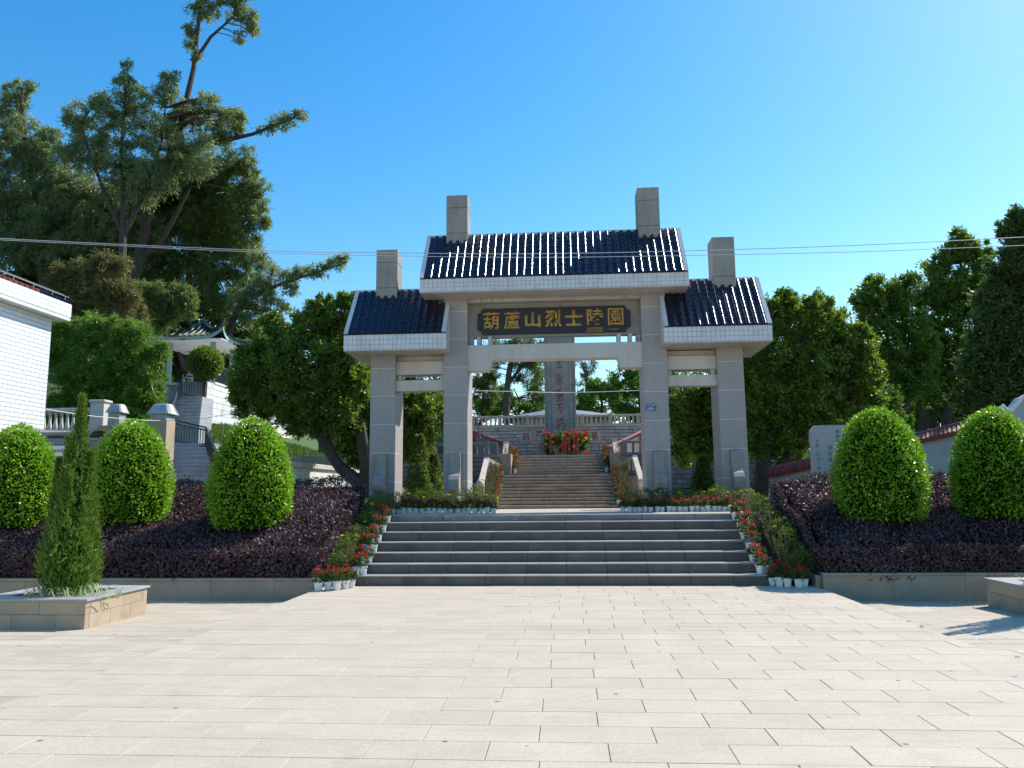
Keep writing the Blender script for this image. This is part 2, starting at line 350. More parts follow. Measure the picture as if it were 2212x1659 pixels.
slab_field('side_paving', M['slab2'], XL-9*SLX, XL-.006, YW-.01-26*SLY, YW-.01, side_z, .2)
slab_field('side_paving', M['slab2'], XR+.006, XR+8*SLX, YW-.01-26*SLY, YW-.01, side_z, .7)
for a, b in ((XL-9*SLX, XL), (XR, XR+8*SLX)):
    mb = MB(); p = [(a, 4.5), (b, 4.5), (b, YW), (a, YW)]
    mb.add([(x, y, side_z(y)-.02) for x, y in p]+[(x, y, -.5) for x, y in p], [(0,1,2,3),(7,6,5,4),(0,4,5,1),(1,5,6,2),(2,6,7,3),(3,7,4,0)])
    struct(mb.build('side_bed', M['joint']))
# plain paving all around, out of the picture: one slab texture on a sheet
def brickmat():
    m = mat('far_paving', (.48, .42, .35), .85); nt = m.node_tree; b = nt.nodes['Principled BSDF']
    t = nt.nodes.new('ShaderNodeTexBrick'); t.inputs['Scale'].default_value = 1; t.inputs['Brick Width'].default_value = SLX; t.inputs['Row Height'].default_value = SLY
    t.inputs['Mortar Size'].default_value = .005; t.inputs['Color1'].default_value = (.50, .44, .36, 1); t.inputs['Color2'].default_value = (.45, .40, .33, 1); t.inputs['Mortar'].default_value = (.1, .09, .08, 1)
    g = nt.nodes.new('ShaderNodeNewGeometry'); nt.links.new(g.outputs['Position'], t.inputs['Vector']); nt.links.new(t.outputs[0], b.inputs['Base Color']); return m
M['farpave'] = brickmat()
mb = MB()
mb.add([(-40, -30, -.003), (40, -30, -.003), (40, 4.49, -.003), (-40, 4.49, -.003)], [(0, 1, 2, 3)])
for a, b in ((-40, XL-9*SLX-.004), (XR+8*SLX+.004, 40)):
    mb.add([(a, 4.49, -.003), (b, 4.49, -.003), (b, 5, -.003), (a, 5, -.003), (b, YW, -.228), (a, YW, -.228)], [(0, 1, 2, 3), (3, 2, 4, 5)])
struct(mb.build('outer_paving', M['farpave']))
# ---- entrance steps
SX0, SX1 = -3.95, 3.56
steps = struct(empty('entrance_steps', ((SX0+SX1)/2, Y0, 0)))
LB, XJ0 = .7384, -3.7284
for k in range(6):
    y = Y0+k*TR; z0, z1 = k*RZ, (k+1)*RZ
    xs = [SX0]+[XJ0+i*LB for i in range(10) if SX0+.1 < XJ0+i*LB < SX1-.1]+[SX1]
    for a, b in zip(xs, xs[1:]):
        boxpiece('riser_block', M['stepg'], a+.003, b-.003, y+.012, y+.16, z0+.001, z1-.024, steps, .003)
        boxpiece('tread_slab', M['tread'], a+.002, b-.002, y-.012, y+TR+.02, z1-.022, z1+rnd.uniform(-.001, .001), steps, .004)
yk = Y0+6*TR
xs = [SX0, -2.62, -1.02, -.05, 1.55, 2.62, SX1]
for a, b in zip(xs, xs[1:]):
    boxpiece('kerb_stone', M['curbg'], a+.004, b-.004, yk+.0, yk+.34, 6*RZ+.002, ZP, steps, .008)
mb = MB()
for k in range(6):
    y = Y0+k*TR; mb.box(SX0+.01, SX1-.01, y+.03, yk+.2, k*RZ-.05, (k+1)*RZ-.045)
mb.build('core', M['darkjoint'], steps)
# ---- forecourt between gate and upper stairs (falls slightly towards the back)
YS = 30.0; ZS = 1.05
def fz(y): return ZP+(ZS-ZP)*(y-yk)/(YS-yk)
fore = struct(empty('forecourt_paving', (0, yk, ZP)))
cache = {}
for j in range(9):
    ya = yk+.345+j*1.49; yb = ya+1.49
    for i in range(9):
        xa = -4.6+i*1.0+(.5 if j % 2 else 0)
        key = 0
        if key not in cache: cache[key] = MB().box(-.497, .497, -.742, .742, -.06, 0, .006).mesh('forecourt_slab', M['slab2'])
        piece('forecourt_slab', cache[0], (xa+.5, (ya+yb)/2, fz((ya+yb)/2)-.002), fore, (math.atan2(fz(yb)-fz(ya), 1.49), 0, 0))
mb = MB(); X = 60
p = [(-4.7, yk+.1), (5.2, yk+.1), (5.2, YS+2), (-4.7, YS+2)]
mb.add([(x, y, fz(y)-.03) for x, y in p]+[(x, y, -.6) for x, y in p], [(0,1,2,3),(7,6,5,4),(0,4,5,1),(1,5,6,2),(2,6,7,3),(3,7,4,0)])
struct(mb.build('forecourt_bed', M['joint']))
# ---- terrace ground left and right of the forecourt
def sst(t): t = min(1, max(0, t)); return t*t*(3-2*t)
def hill(x, y):
    return 1.12+sst((y-25)/13)*(1.2+.30*max(0, -8.3-x))+sst((y-46)/60)*3 if x < 0 else 1.12+.9*sst((y-20)/20)+.03*max(0, y-40)
def sheet(name, x0, x1, nx, y0, y1, ny, fn, m):
    mb = MB(); vs = []; fs = []
    for j in range(ny+1):
        for i in range(nx+1):
            x = x0+(x1-x0)*i/nx; y = y0+(y1-y0)*j/ny; vs.append((x, y, fn(x, y)))
    for j in range(ny):
        for i in range(nx):
            a = j*(nx+1)+i; fs.append((a, a+1, a+nx+2, a+nx+1))
    mb.add(vs, fs); return struct(mb.build(name, m, smooth=True))
sheet('hill_slope', -90, -4.7, 60, 17.7, 130, 60, lambda x, y: hill(x, y)+.10*math.sin(x*1.7)*math.sin(y*1.3)*sst((y-24)/8), M['grass'])
sheet('garden_ground', 5.2, 90, 40, 17.7, 130, 40, lambda x, y: hill(x, y), M['grass'])
# ---- planting beds and their granite walls
def bed_z(y):                       # soil level of the beds
    return .10 if y < YW+.25 else .10+(1.12-.10)*min(1, (y-YW-.25)/3.2)
for sgn, xa, xb, nm in ((-1, -30, -4.46, 'left'), (1, 4.34, 30, 'right')):
    mb = MB(); ys = [YW+.1, YW+.25, 15.2, 16.2, 17.4, 17.8]
    vs = [(x, y, bed_z(y)) for y in ys for x in (xa, xb)]
    mb.add(vs, [(2*i, 2*i+1, 2*i+3, 2*i+2) for i in range(5)])
    xi = SX0 if sgn < 0 else SX1
    xe = xb if sgn < 0 else xa
    # narrow flower strip beside the steps
    vs = [(x, y, max(0.0, bed_z(y)-.02)) for y in [YW+.35, 15.2, 16.2, 17.4, 17.8] for x in sorted((xi, xe))]
    mb.add(vs, [(2*i, 2*i+1, 2*i+3, 2*i+2) for i in range(4)])
    struct(mb.build('bed_soil', M['soil']))
    x0w, x1w = (-11.2, -4.5) if sgn < 0 else (4.36, 10.4)
    lab = 'low brown granite wall holding the purple hedge '+('below the three topiaries' if sgn < 0 else 'below the stele')
    z1 = .17 if sgn < 0 else .24
    wall = thing('bed_wall', lab, 'wall', ((x0w+x1w)/2, YW, -.25))
    x = x0w; step = 1.18
    while x < x1w-.05:
        xe2 = min(x+step, x1w)
        if x1w-xe2 < .3: xe2 = x1w
        boxpiece('wall_panel', M['bedwall'], x+.002, xe2-.002, YW, YW+.1, -.27, z1-.05, wall, .003)
        boxpiece('coping_slab', M['bedwall'], x+.0015, xe2-.0015, YW-.02, YW+.16, z1-.047, z1, wall, .005)
        x = xe2
    mb = MB(); mb.box(x0w+.01, x1w-.01, YW+.02, YW+.2, -.3, z1-.06); mb.build('core', M['darkjoint'], wall)
    xe3 = x1w if sgn < 0 else x0w
    boxpiece('end_panel', M['bedwall'], xe3-.09, xe3+.012, YW+.103, YW+.36, -.02, z1-.05, wall, .003)
# ================================================================ MEMORIAL GATE
def text_mesh(body, m, width=None, height=None, extrude=.006, offset=0.0, res=3):
    cu = bpy.data.curves.new('lettering', 'FONT'); cu.body = body; cu.size = 1; cu.offset = offset; cu.extrude = 0; cu.resolution_u = res
    ob = bpy.data.objects.new('lettering', cu); me = bpy.data.meshes.new_from_object(ob)
    bpy.data.objects.remove(ob); bpy.data.curves.remove(cu)
    import bmesh
    bm = bmesh.new(); bm.from_mesh(me)
    bmesh.ops.remove_doubles(bm, verts=bm.verts, dist=1e-5)
    r_ = bmesh.ops.extrude_face_region(bm, geom=bm.faces[:]); 
    for v in r_['geom']:
        if isinstance(v, bmesh.types.BMVert): v.co.z += 1
    bmesh.ops.recalc_face_normals(bm, faces=bm.faces); bm.to_mesh(me); bm.free()
    co = np.empty(len(me.vertices)*3, np.float32); me.vertices.foreach_get('co', co); co = co.reshape(-1, 3)
    lo, hi = co.min(0), co.max(0); c = (lo+hi)/2; s = hi-lo
    kx = width/s[0] if width else height/s[1]; ky = height/s[1] if height else kx
    co = (co-c); co[:, 0] *= kx; co[:, 1] *= ky; co[:, 2] = (co[:, 2]+.5)*extrude
    me.vertices.foreach_set('co', co.ravel()); me.update(); me.materials.clear(); me.materials.append(m); me.name = 'lettering'
    return me
def put_text(name, body, m, x, y, z, parent, width=None, height=None, extrude=.006, offset=0.0, rz=0, jit=0):
    me = text_mesh(body, m, width, height, extrude, offset)
    if jit:
        co = np.empty(len(me.vertices)*3, np.float32); me.vertices.foreach_get('co', co); co = co.reshape(-1, 3)
        s = (height or width)
        co[:, 0] += jit*s*(np.sin(co[:, 1]/s*9+1.3)+.6*np.sin(co[:, 0]/s*15)); co[:, 1] += jit*s*(np.sin(co[:, 0]/s*8+.4)+.6*np.sin(co[:, 1]/s*14)); me.vertices.foreach_set('co', co.ravel()); me.update()
    return piece(name, me, (x, y, z), parent, (math.pi/2, 0, rz))
GX, YG, DG = -.2435, 18.2, .95
YC = YG+DG/2; YE = 17.6; OV = YC-YE
gate = thing('memorial_gate', 'grey granite memorial gateway with three dark blue tiled roofs and gold lettered board', 'gate', (GX, YC, ZP))
ZJ0, DZJ = 1.9436, .678
COLS = [(-4.4225, -3.8242, 4.995), (-2.6496, -2.0768, 6.35), (2.0768, 2.6496, 6.35), (3.8042, 4.4025, 5.01)]
def column(a, b, zt):
    a += GX; b += GX
    mb = MB(); mb.box(a+.004, b-.004, YG+.004, YG+DG-.004, ZP-.05, zt-.004)
    c = mb.build('column', M['mortar_w'], gate)
    z = [ZP-.03]+[ZJ0+k*DZJ for k in range(8) if ZJ0+k*DZJ < zt-.12]+[zt]
    for z0, z1 in zip(z, z[1:]): boxpiece('granite_block', M['gran'], a, b, YG, YG+DG, z0+.006, z1-.006, c, .004)
    return c
colo = [column(*c) for c in COLS]
def cap(xc, w_, z0, zt, zjs):
    x0, x1 = xc-w_/2, xc+w_/2; y0, y1 = YC-.29, YC+.29
    z = [z0]+zjs+[zt]; first = None
    mb = MB(); mb.box(x0+.006, x1-.006, y0+.006, y1-.006, z0, zt-.01); c = mb.build('pier_cap', M['darkjoint'], gate)
    for a, b in zip(z, z[1:]): boxpiece('granite_block', M['gran_old'], x0, x1, y0, y1, a+.004, b-.004, c, .006)
for xc, zt in ((GX-2.36, 9.03), (GX+2.36, 9.06)): cap(xc, .53, 7.2, zt, [zt-.98, zt-.33])
for xc, zt in ((GX-4.11, 7.68), (GX+4.11, 7.74)): cap(xc, .53, 5.9, zt, [zt-.98, zt-.33])
# --- roofs: body, mosaic cladding, ridge and verge bands, tiles
def mosaic(mb, o, u, v, n, nu, nv, g=.006, th=.012):
    o, u, v, n = [np.array(q, float) for q in (o, u, v, n)]
    lu, lv = np.linalg.norm(u), np.linalg.norm(v); eu, ev = u/lu, v/lv; su, sv = lu/nu, lv/nv
    for i in range(nu):
        for j in range(nv):
            mb.obox(o+eu*(i*su+g/2)+ev*(j*sv+g/2), eu*(su-g), ev*(sv-g), n*(th+rnd.uniform(0, .002)))
def tile_mesh(pw, pl):
    """one interlocking tile: flat pan, round roll on the right, thick lower lip"""
    prof = []
    for i in range(4): prof.append((-pw/2+pw*.46*i/3, .004+.010*math.sin(math.pi*i/3)*-1))
    rr = pw*.27
    for i in range(1, 7):
        q = math.pi-math.pi*i/6.0; prof.append((pw/2-rr+rr*math.cos(q), rr*.82*math.sin(q)+.004))
    vs = []; n = len(prof)
    LL = pl*1.12
    for (yy, lift) in ((0, .010), (LL, .0)):
        for x, z in prof: vs.append((x, yy, z+lift))
    for x, z in prof: vs.append((x, 0.0, max(-.004, z+.010-.020)))
    for x, z in prof: vs.append((x, LL, z-.012))
    fs = []
    for i in range(n-1):
        fs.append((i, i+1, n+i+1, n+i)); fs.append((2*n+i, 2*n+i+1, i+1, i)); fs.append((3*n+i+1, 3*n+i, 2*n+i, 2*n+i+1)[::1])
    fs.append((0, n, 3*n, 2*n)); fs.append((n-1, 2*n-1, 4*n-1, 3*n-1))
    me = MB().add(vs, fs).mesh('roof_tile', M['roof'], smooth=True); return me
def roof(x0, x1, zb, zf, zr, nx, ny, single, inner=None, worn=None):
    hw = OV; rt = .085                       # half depth, half width of the ridge band
    mb = MB()
    mb.prism([(YE+.012, zb), (YE+.012, zf), (YC-rt, zr-.02), (YC+rt, zr-.02), (YC+hw-.012, zf), (YC+hw-.012, zb)], 'x', x0+.012, x1-.012)
    rf = mb.build('roof', M['grout'], gate)
    mb = MB(); t = .10                         # soffit board
    mb.box(x0+.0, x1-.0, YE+.0, YC+hw, zb-.03, zb-.001, .004); mb.build('soffit', M['plaster'], rf)
    mo = MB(); nxs = int(round((x1-x0)/.105)); nz = int(round((zf-zb)/.104))
    mosaic(mo, (x0, YE+.012, zb), (x1-x0, 0, 0), (0, 0, zf-zb), (0, -1, 0), nxs, nz)
    mosaic(mo, (x1, YC+hw-.012, zb), (x0-x1, 0, 0), (0, 0, zf-zb), (0, 1, 0), nxs, nz)
    S = np.array([0, YC-rt-YE, zr-zf]); SLn = np.linalg.norm(S); ns = int(round(SLn/.105)); nrm = np.array([0, -S[2], S[1]])/SLn
    vb = .105
    for xa in (x0, x1-vb):
        mb2 = MB(); mb2.obox((xa+.012, YE+.014, zf-.02), (vb-.024, 0, 0), S, nrm*.055); mb2.build('verge_core', M['grout'], rf)
        mosaic(mo, np.array((xa, YE+.01, zf))+nrm*.045, (vb, 0, 0), S, nrm, 1, ns)
        S2 = np.array([0, -S[1], S[2]]); n2 = np.array([0, S[2], S[1]])/SLn
        mosaic(mo, np.array((xa, YC+hw-.01, zf)), (vb, 0, 0), S2, n2, 1, ns)
    # gable ends: tiles in the end planes
    for xe, nx_ in ((x0+.012, -1), (x1-.012, 1)):
        mosaic(mo, (xe, YE+.015, zb), (0, 2*hw-.03, 0), (0, 0, zf-zb), (nx_, 0, 0), 15, nz)
        mb2 = MB()
        ypts = [(YE+.02, zf+.002), (YC-rt, zr-.01), (YC+rt, zr-.01), (YC+hw-.02, zf+.002)]
        mb2.prism(ypts, 'x', xe-.001*nx_, xe+.01*nx_); mb2.build('gable_panel', M['mosaic'], rf)
    # ridge band
    mb2 = MB(); mb2.box(x0+.02, x1-.02, YC-rt+.012, YC+rt-.012, zr-.06, zr+.04); mb2.build('ridge_core', M['grout'], rf)
    nr = int(round((x1-x0)/.15))
    mosaic(mo, (x0, YC-rt+.012, zr-.05), (x1-x0, 0, 0), (0, 0, .1), (0, -1, 0), nr, 1)
    mosaic(mo, (x0, YC-rt, zr+.04), (x1-x0, 0, 0), (0, 2*rt, 0), (0, 0, 1), nr, 1)
    stuff(mo.build('mosaic_cladding', M['mosaic'], rf))
    # tiles on the front slope
    xa, xb = x0+vb+.01, x1-vb-.01; pw = (xb-xa)/nx; th = math.atan2(S[2], S[1]); Sl = SLn-.05; pl = Sl/ny
    me = tile_mesh(pw, pl); bed = MB()
    eS = S/SLn
    if single:
        for j in range(ny):
            for i in range(nx):
                o = np.array((xa+(i+.5)*pw, YE-.015, zf+.004))+eS*(j*pl)+nrm*.012
                o = o+nrm*rnd.uniform(-.002, .002)
                piece('roof_tile', me, o, rf, (th+rnd.uniform(-.012, .012), rnd.uniform(-.012, .012), rnd.uniform(-.01, .01)))
    else:
        vs = np.array([v.co for v in me.vertices]); fs = [tuple(p.vertices) for p in me.polygons]
        wornmb = MB()
        for j in range(ny):
            for i in range(nx):
                o = np.array((xa+(i+.5)*pw, YE-.015, zf+.004))+eS*(j*pl)+nrm*.012
                a = th+rnd.uniform(-.012, .012); ca, sa = math.cos(a), math.sin(a); tw = rnd.uniform(-.012, .012)
                q = np.stack([vs[:, 0]+vs[:, 2]*tw, vs[:, 1]*ca-vs[:, 2]*sa, vs[:, 1]*sa+vs[:, 2]*ca-vs[:, 0]*tw], 1)+o
                (wornmb if worn and worn(i, j) else bed).add(q, fs)
        tf = bed.build('roof_tiles', M['roof'], rf, smooth=True); stuff(tf)
        if wornmb.n: stuff(wornmb.build('bare_tiles', M['roofworn'], rf, smooth=True))
    mb2 = MB(); mb2.box(xa, xb, YC+.1, YC+.12, zf, zf+.01)
    bk = MB(); S2 = np.array([0, -S[1], S[2]]); n2 = np.array([0, S[2], S[1]])/SLn
    k = int((xb-xa)/.18)
    for i in range(k):
        p0 = np.array((xa+(i+.5)*(xb-xa)/k, YC+hw, zf+.005)); bk.tube([p0+n2*.01, p0+S2*.97+n2*.01], .045, 8)
    bk.obox((xa, YC+hw, zf), (xb-xa, 0, 0), S2*.97, n2*.012)
    stuff(bk.build('rear_tiles', M['roof'], rf, smooth=True))
    return rf
roof(GX-3.135, GX+3.135, 6.365, 6.665, 8.02, 33, 9, True)
roof(GX-4.93, GX-2.50, 5.008, 5.36, 6.66, 12, 9, False, worn=lambda i, j: (i >= 11 and j >= 6) or (i == 10 and j >= 8))
roof(GX+2.52, GX+4.95, 5.03, 5.375, 6.72, 12, 9, False, worn=lambda i, j: (i < 2 and j >= 7))
# --- central lintels, panel and board
xi0, xi1 = GX-2.0768-.003, GX+2.0768+.003
mb = MB(); mb.box(xi0, xi1, YG+.12, YG+.62, 6.255, 6.333); mb.build('upper_beam', M['plaster'], gate)
for s in (-1, 1):
    for dx in (1.55, 1.82):
        boxpiece('bracket_block', M['plaster'], GX+s*dx-.045, GX+s*dx+.045, YG+.05, YG+.117, 6.245, 6.332, gate, .004)
        boxpiece('spacer_block', M['plaster'], GX+s*dx-.045, GX+s*dx+.045, YG+.16, YG+.5, 5.185, 5.41, gate, .004)
    boxpiece('spacer_block', M['plaster'], GX+s*2.02-.05, GX+s*2.02+.05, YG+.30, YG+.5, 5.185, 5.41, gate, .004)
mb = MB(); mb.box(xi0, xi1, YG+.30, YG+.52, 5.412, 6.253, .003); mb.build('name_panel', M['gran_old'], gate)
mb = MB(); mb.prism([(xi0, 5.182), (xi0, 4.566), (-1.815, 4.566), (-1.722, 4.82), (1.25, 4.82), (1.34, 4.572), (xi1, 4.572), (xi1, 5.182)], 'y', YG+.05, YG+.45); mb.build('lintel_beam', M['plaster'], gate)
# board with notched corners
ys = YG+.235; bx0, bx1, bz0, bz1 = -2.10, 1.60, 5.47, 6.115; nn = .12
def notch(cx, cz, a0):
    return [(cx+nn*math.cos(R(a0+q)), cz+nn*math.sin(R(a0+q))) for q in (0, -22, -45, -67, -90)]
poly = notch(bx0, bz0, 90)[::-1] if False else None
pts = []
for (cx, cz, a0) in ((bx0, bz0, 90), (bx1, bz0, 180), (bx1, bz1, 270), (bx0, bz1, 360)): pts += notch(cx, cz, a0)
mb = MB(); mb.prism(pts, 'y', ys, ys+.06); board = mb.build('name_board', M['sign'], gate)
# raised gold characters, centres read from the photograph
Yt = ys-.004
for ch, px, py, wpx, hpx in (('葫', 1061.5, 693, 35, 39), ('蘆', 1106, 692, 35, 38), ('山', 1151, 690.5, 33, 33), ('烈', 1195.5, 688, 36, 37), ('士', 1239.5, 687, 37, 34), ('陵', 1286, 684.5, 36, 36), ('園', 1330, 684, 33, 37)):
    p = at(px, py, Yt); s = Yt/FPX*1.04
    put_text('gold_character', ch, M['gold'], p[0], Yt, p[2], board, wpx*s, hpx*s, .016, {'園': .009, '蘆': .012, '葫': .016, '陵': .018}.get(ch, .03), jit=.006)
for body, px, py, wpx in (('中共同安縣委', 1285, 709.5, 33), ('同安縣人民政府', 1285, 715, 36), ('一九九四年春月', 1322, 711, 26)):
    p = at(px, py, Yt); s = Yt/FPX*1.03
    put_text('small_lettering', body, M['gold'], p[0], Yt, p[2], board, wpx*s, None, .006, .012)
# --- side bay beams
for xa, xb in ((GX-3.8242-.003, GX-2.6496+.003), (GX+2.6496-.003, GX+3.8042+.003)):
    mb = MB(); mb.box(xa, xb, YG+.14, YG+.58, 4.51, 4.828, .004); mb.build('cross_beam', M['plaster'], gate)
    mb = MB(); mb.box(xa, xb, YG+.10, YG+.40, 4.105, 4.366, .004); mb.build('cross_beam', M['plaster'], gate)
    for xx in (xa+.07, xb-.07): boxpiece('spacer_block', M['plaster'], xx-.05, xx+.05, YG+.2, YG+.4, 4.368, 4.508, gate, .003)
    mb = MB(); mb.box(xa, xb, YG+.26, YG+.5, 4.83, 4.975); mb.build('soffit_beam', M['plaster'], gate)
# --- drum stones before the columns
prof = [(0, 0), (-.46, 0), (-.47, .26), (-.44, .36), (-.36, .40), (-.34, .47), (-.42, .55), (-.45, .66), (-.43, .78), (-.35, .87), (-.25, .91), (-.20, .97), (-.17, 1.06), (-.16, 1.34), (-.14, 1.38), (-.10, 1.40), (0, 1.40)]
for i, (a, b, _) in enumerate(COLS):
    xc = GX+(a+b)/2+(.02 if i < 2 else .0); mb = MB()
    mb.prism([(YG+u-.003, ZP+v) for u, v in prof], 'x', xc-.12, xc+.12); mb.build('drum_stone', M['gran_old'], gate)
# --- house number plate on the column by the stele
p = at(1406.5, 880, YG-.008)
mb = MB(); mb.box(p[0]-.125, p[0]+.125, YG-.014, YG-.002, p[2]-.085, p[2]+.085, .003); plate = tag(mb.build('number_plate', M['blueplate'], None, loc=(p[0], YG, p[2])), 'small blue enamel house number plate 628 fixed to a gate column', 'sign')
mb = MB()
for (a, b, c, d) in ((-.117, .117, .074, .078), (-.117, .117, -.078, -.074), (-.117, -.113, -.074, .074), (.113, .117, -.074, .074)): mb.box(p[0]+a, p[0]+b, YG-.0165, YG-.0135, p[2]+c, p[2]+d)
mb.build('border', M['whitepaint'], plate)
put_text('street_name', '环城北路', M['whitepaint'], p[0], YG-.0135, p[2]+.043, plate, .19, None, .003, .01)
put_text('street_number', '628', M['whitepaint'], p[0]-.025, YG-.0135, p[2]-.028, plate, None, .062, .003, .02)
put_text('number_suffix', '号', M['whitepaint'], p[0]+.075, YG-.0135, p[2]-.033, plate, None, .04, .003, 0)
# the gate was drawn for a face 18.2 m away; its lit column sides and the sunlit hedge show that it stands 20.8 m away
GS = 1.143  # gate and number plate are enlarged and pushed back about the camera by this
for o in (gate, plate):
    l = np.array(o.location); o.location = (l[0]*GS, l[1]*GS, CAM[2]+(l[2]-CAM[2])*GS); o.scale = (GS, GS, GS)
# ================================================================ UPPER STAIRS, TERRACES, MONUMENT
NR1, NR2 = 10, 7
F1 = dict(y=YS, z=ZS, r=(2.40-ZS)/NR1, t=.31, xa=-2.86, xb=2.08)
Y2 = YS+NR1*.31+1.35; ZT = 3.38
F2 = dict(y=Y2, z=2.40, r=(ZT-2.40)/NR2, t=.31, xa=-2.42, xb=1.89)
ust = struct(empty('upper_stairs', (-.3, YS, ZS)))
def flight(F, n):
    for k in range(n):
        y = F['y']+k*F['t']; z0 = F['z']+k*F['r']; x = F['xa']; xe = x+rnd.uniform(.5, 1.2)
        while x < F['xb']-.01:
            if xe > F['xb']-.4: xe = F['xb']
            boxpiece('step_block', M['stair'], x+.003, xe-.003, y+rnd.uniform(-.004, .004), y+F['t']+.05, z0+.020, z0+F['r']-.003, ust, .014)
            x = xe; xe = x+round(rnd.uniform(.9, 1.6), 1)
flight(F1, NR1); flight(F2, NR2)
mb = MB()
for F, n in ((F1, NR1), (F2, NR2)):
    for k in range(n): mb.box(F['xa']+.01, F['xb']-.01, F['y']+k*F['t']+.06, Y2+NR2*.31+.3, .5, F['z']+(k+1)*F['r']-.01-.002*k)
mb.build('core', M['darkjoint'], ust)  # near-black core lines the gaps; shade under the nosings put into its colour
# terraces (solid earth with stone faces)
YT = 34.05
mb = MB()
for a, b in ((-16, F2['xa']-.02), (F2['xb']+.02, 14)): mb.box(a, b, YT+.1, 43.2, .5, ZT-.01)
mb.box(F2['xa']-.02, F2['xb']+.02, Y2+NR2*.31-.02, 43.2, .5, ZT-.012)
struct(mb.build('middle_terrace', M['stair']))
YB = 43.0; ZB = 5.36
mb = MB(); mb.box(-14, 13, YB+.12, 75, .5, ZB-.02); struct(mb.build('upper_terrace', M['grass']))
# landing cheeks beside the two flights
mb = MB()
for a, b in ((-3.75, F1['xa']-.012), (F1['xb']+.012, 2.95)):
    for k in range(NR1): mb.box(a, b, YS+.02+k*.31, YT+.1, .5+.001*k, ZS+(k+1)*F1['r']-.10)
struct(mb.build('stair_cheeks', M['stair']))
def block_wall(name, label, x0, x1, y, z0, z1, bl, bh, m, jm, th=.12, cat='wall', coping=None, parent=None):
    t = thing(name, label, cat, ((x0+x1)/2, y, z0)); n = int(round((z1-z0)/bh)); bh = (z1-z0)/n
    mb = MB(); mb.box(x0+.02, x1-.02, y+.022, y+th+.2, z0-.02, z1-.01); mb.build('joint_backing', jm, t)
    for j in range(n):
        x = x0; xe = x0+bl*(.5 if j % 2 else 1)*rnd.uniform(.85, 1.1)
        while x < x1-.01:
            if xe > x1-.25*bl: xe = x1
            boxpiece('stone_block', m, round(x+.012, 3), round(xe-.012, 3), y+rnd.uniform(0, .012), y+th, z0+j*bh+.012, z0+(j+1)*bh-.012, t, .01)
            x = xe; xe = x+bl*rnd.choice((.85, 1, 1, 1.15))
    if coping: mb = MB(); mb.box(x0-.02, x1+.02, y-.05, y+th+.14, z1, z1+coping, .01); mb.build('coping', m, t)
    return t
bw = block_wall('back_wall', 'pale stone block wall with red characters behind the obelisk', -6.6, 6.0, YB, ZT-.02, ZB-.1, .82, .2, M['wallstone'], M['darkjoint'], coping=.1)
for s, xa, xb, lab in ((-1, -9.5, F2['xa']-.52, 'stone terrace wall coloured dark for shade at the stairs, on the pavilion side'), (1, F2['xb']+.55, 9.0, 'stone terrace wall coloured dark for shade at the stairs, on the stele side')):
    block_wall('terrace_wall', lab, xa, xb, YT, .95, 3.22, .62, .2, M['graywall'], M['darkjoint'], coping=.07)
# red characters on the back wall, each on its own smooth plaque stone
for ch, px, py in (('葫', 1136, 943), ('芦', 1165, 938), ('墓', 1284, 940.5)):
    p = at(px, py, YB-.03); mb = MB(); mb.box(p[0]-.34, p[0]+.34, YB-.03, YB-.001, p[2]-.27, p[2]+.27, .006); pl = mb.build('plaque_stone', M['wallstone'], bw)
    put_text('red_character', ch, M['redpaint'], p[0], YB-.031, p[2], pl, .40, .42, .008, .004, jit=.012)
# balustrades of small stone posts
def balustrade(name, label, x0, x1, y, z0, h, sp, m, group=None, bw_=.1, post=.2, pe=6, slim=False):
    t = thing(name, label, 'balustrade', ((x0+x1)/2, y, z0), group)
    mb = MB(); mb.box(x0, x1, y-.09, y+.09, z0+h-.11, z0+h, .012); mb.build('handrail', m, t)
    mb = MB(); mb.box(x0, x1, y-.08, y+.08, z0, z0+.06, .006); mb.build('base_rail', m, t)
    n = max(1, int((x1-x0)/sp)); 
    for i in range(n+1):
        x = x0+(x1-x0)*i/n
        if i % pe == 0: boxpiece('post', m, x-post/2, x+post/2, y-.1, y+.1, z0+.002, z0+h+.03, t, .012)
        else: boxpiece('baluster', m, x-bw_/2, x+bw_/2, y-.05, y+.05, z0+.062, z0+h-.112, t, .01)
    return t
balustrade('stone_balustrade', 'stone balustrade on top of the wall behind the obelisk', -5.2, 5.0, YB+.1, ZB+.002, .56, .255, M['wallstone'])
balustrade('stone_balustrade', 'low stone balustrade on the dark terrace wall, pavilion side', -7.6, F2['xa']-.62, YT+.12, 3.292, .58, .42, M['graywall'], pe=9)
balustrade('stone_balustrade', 'low stone balustrade on the dark terrace wall, stele side', F2['xb']+.66, 7.6, YT+.12, 3.292, .58, .36, M['graywall'], pe=9)
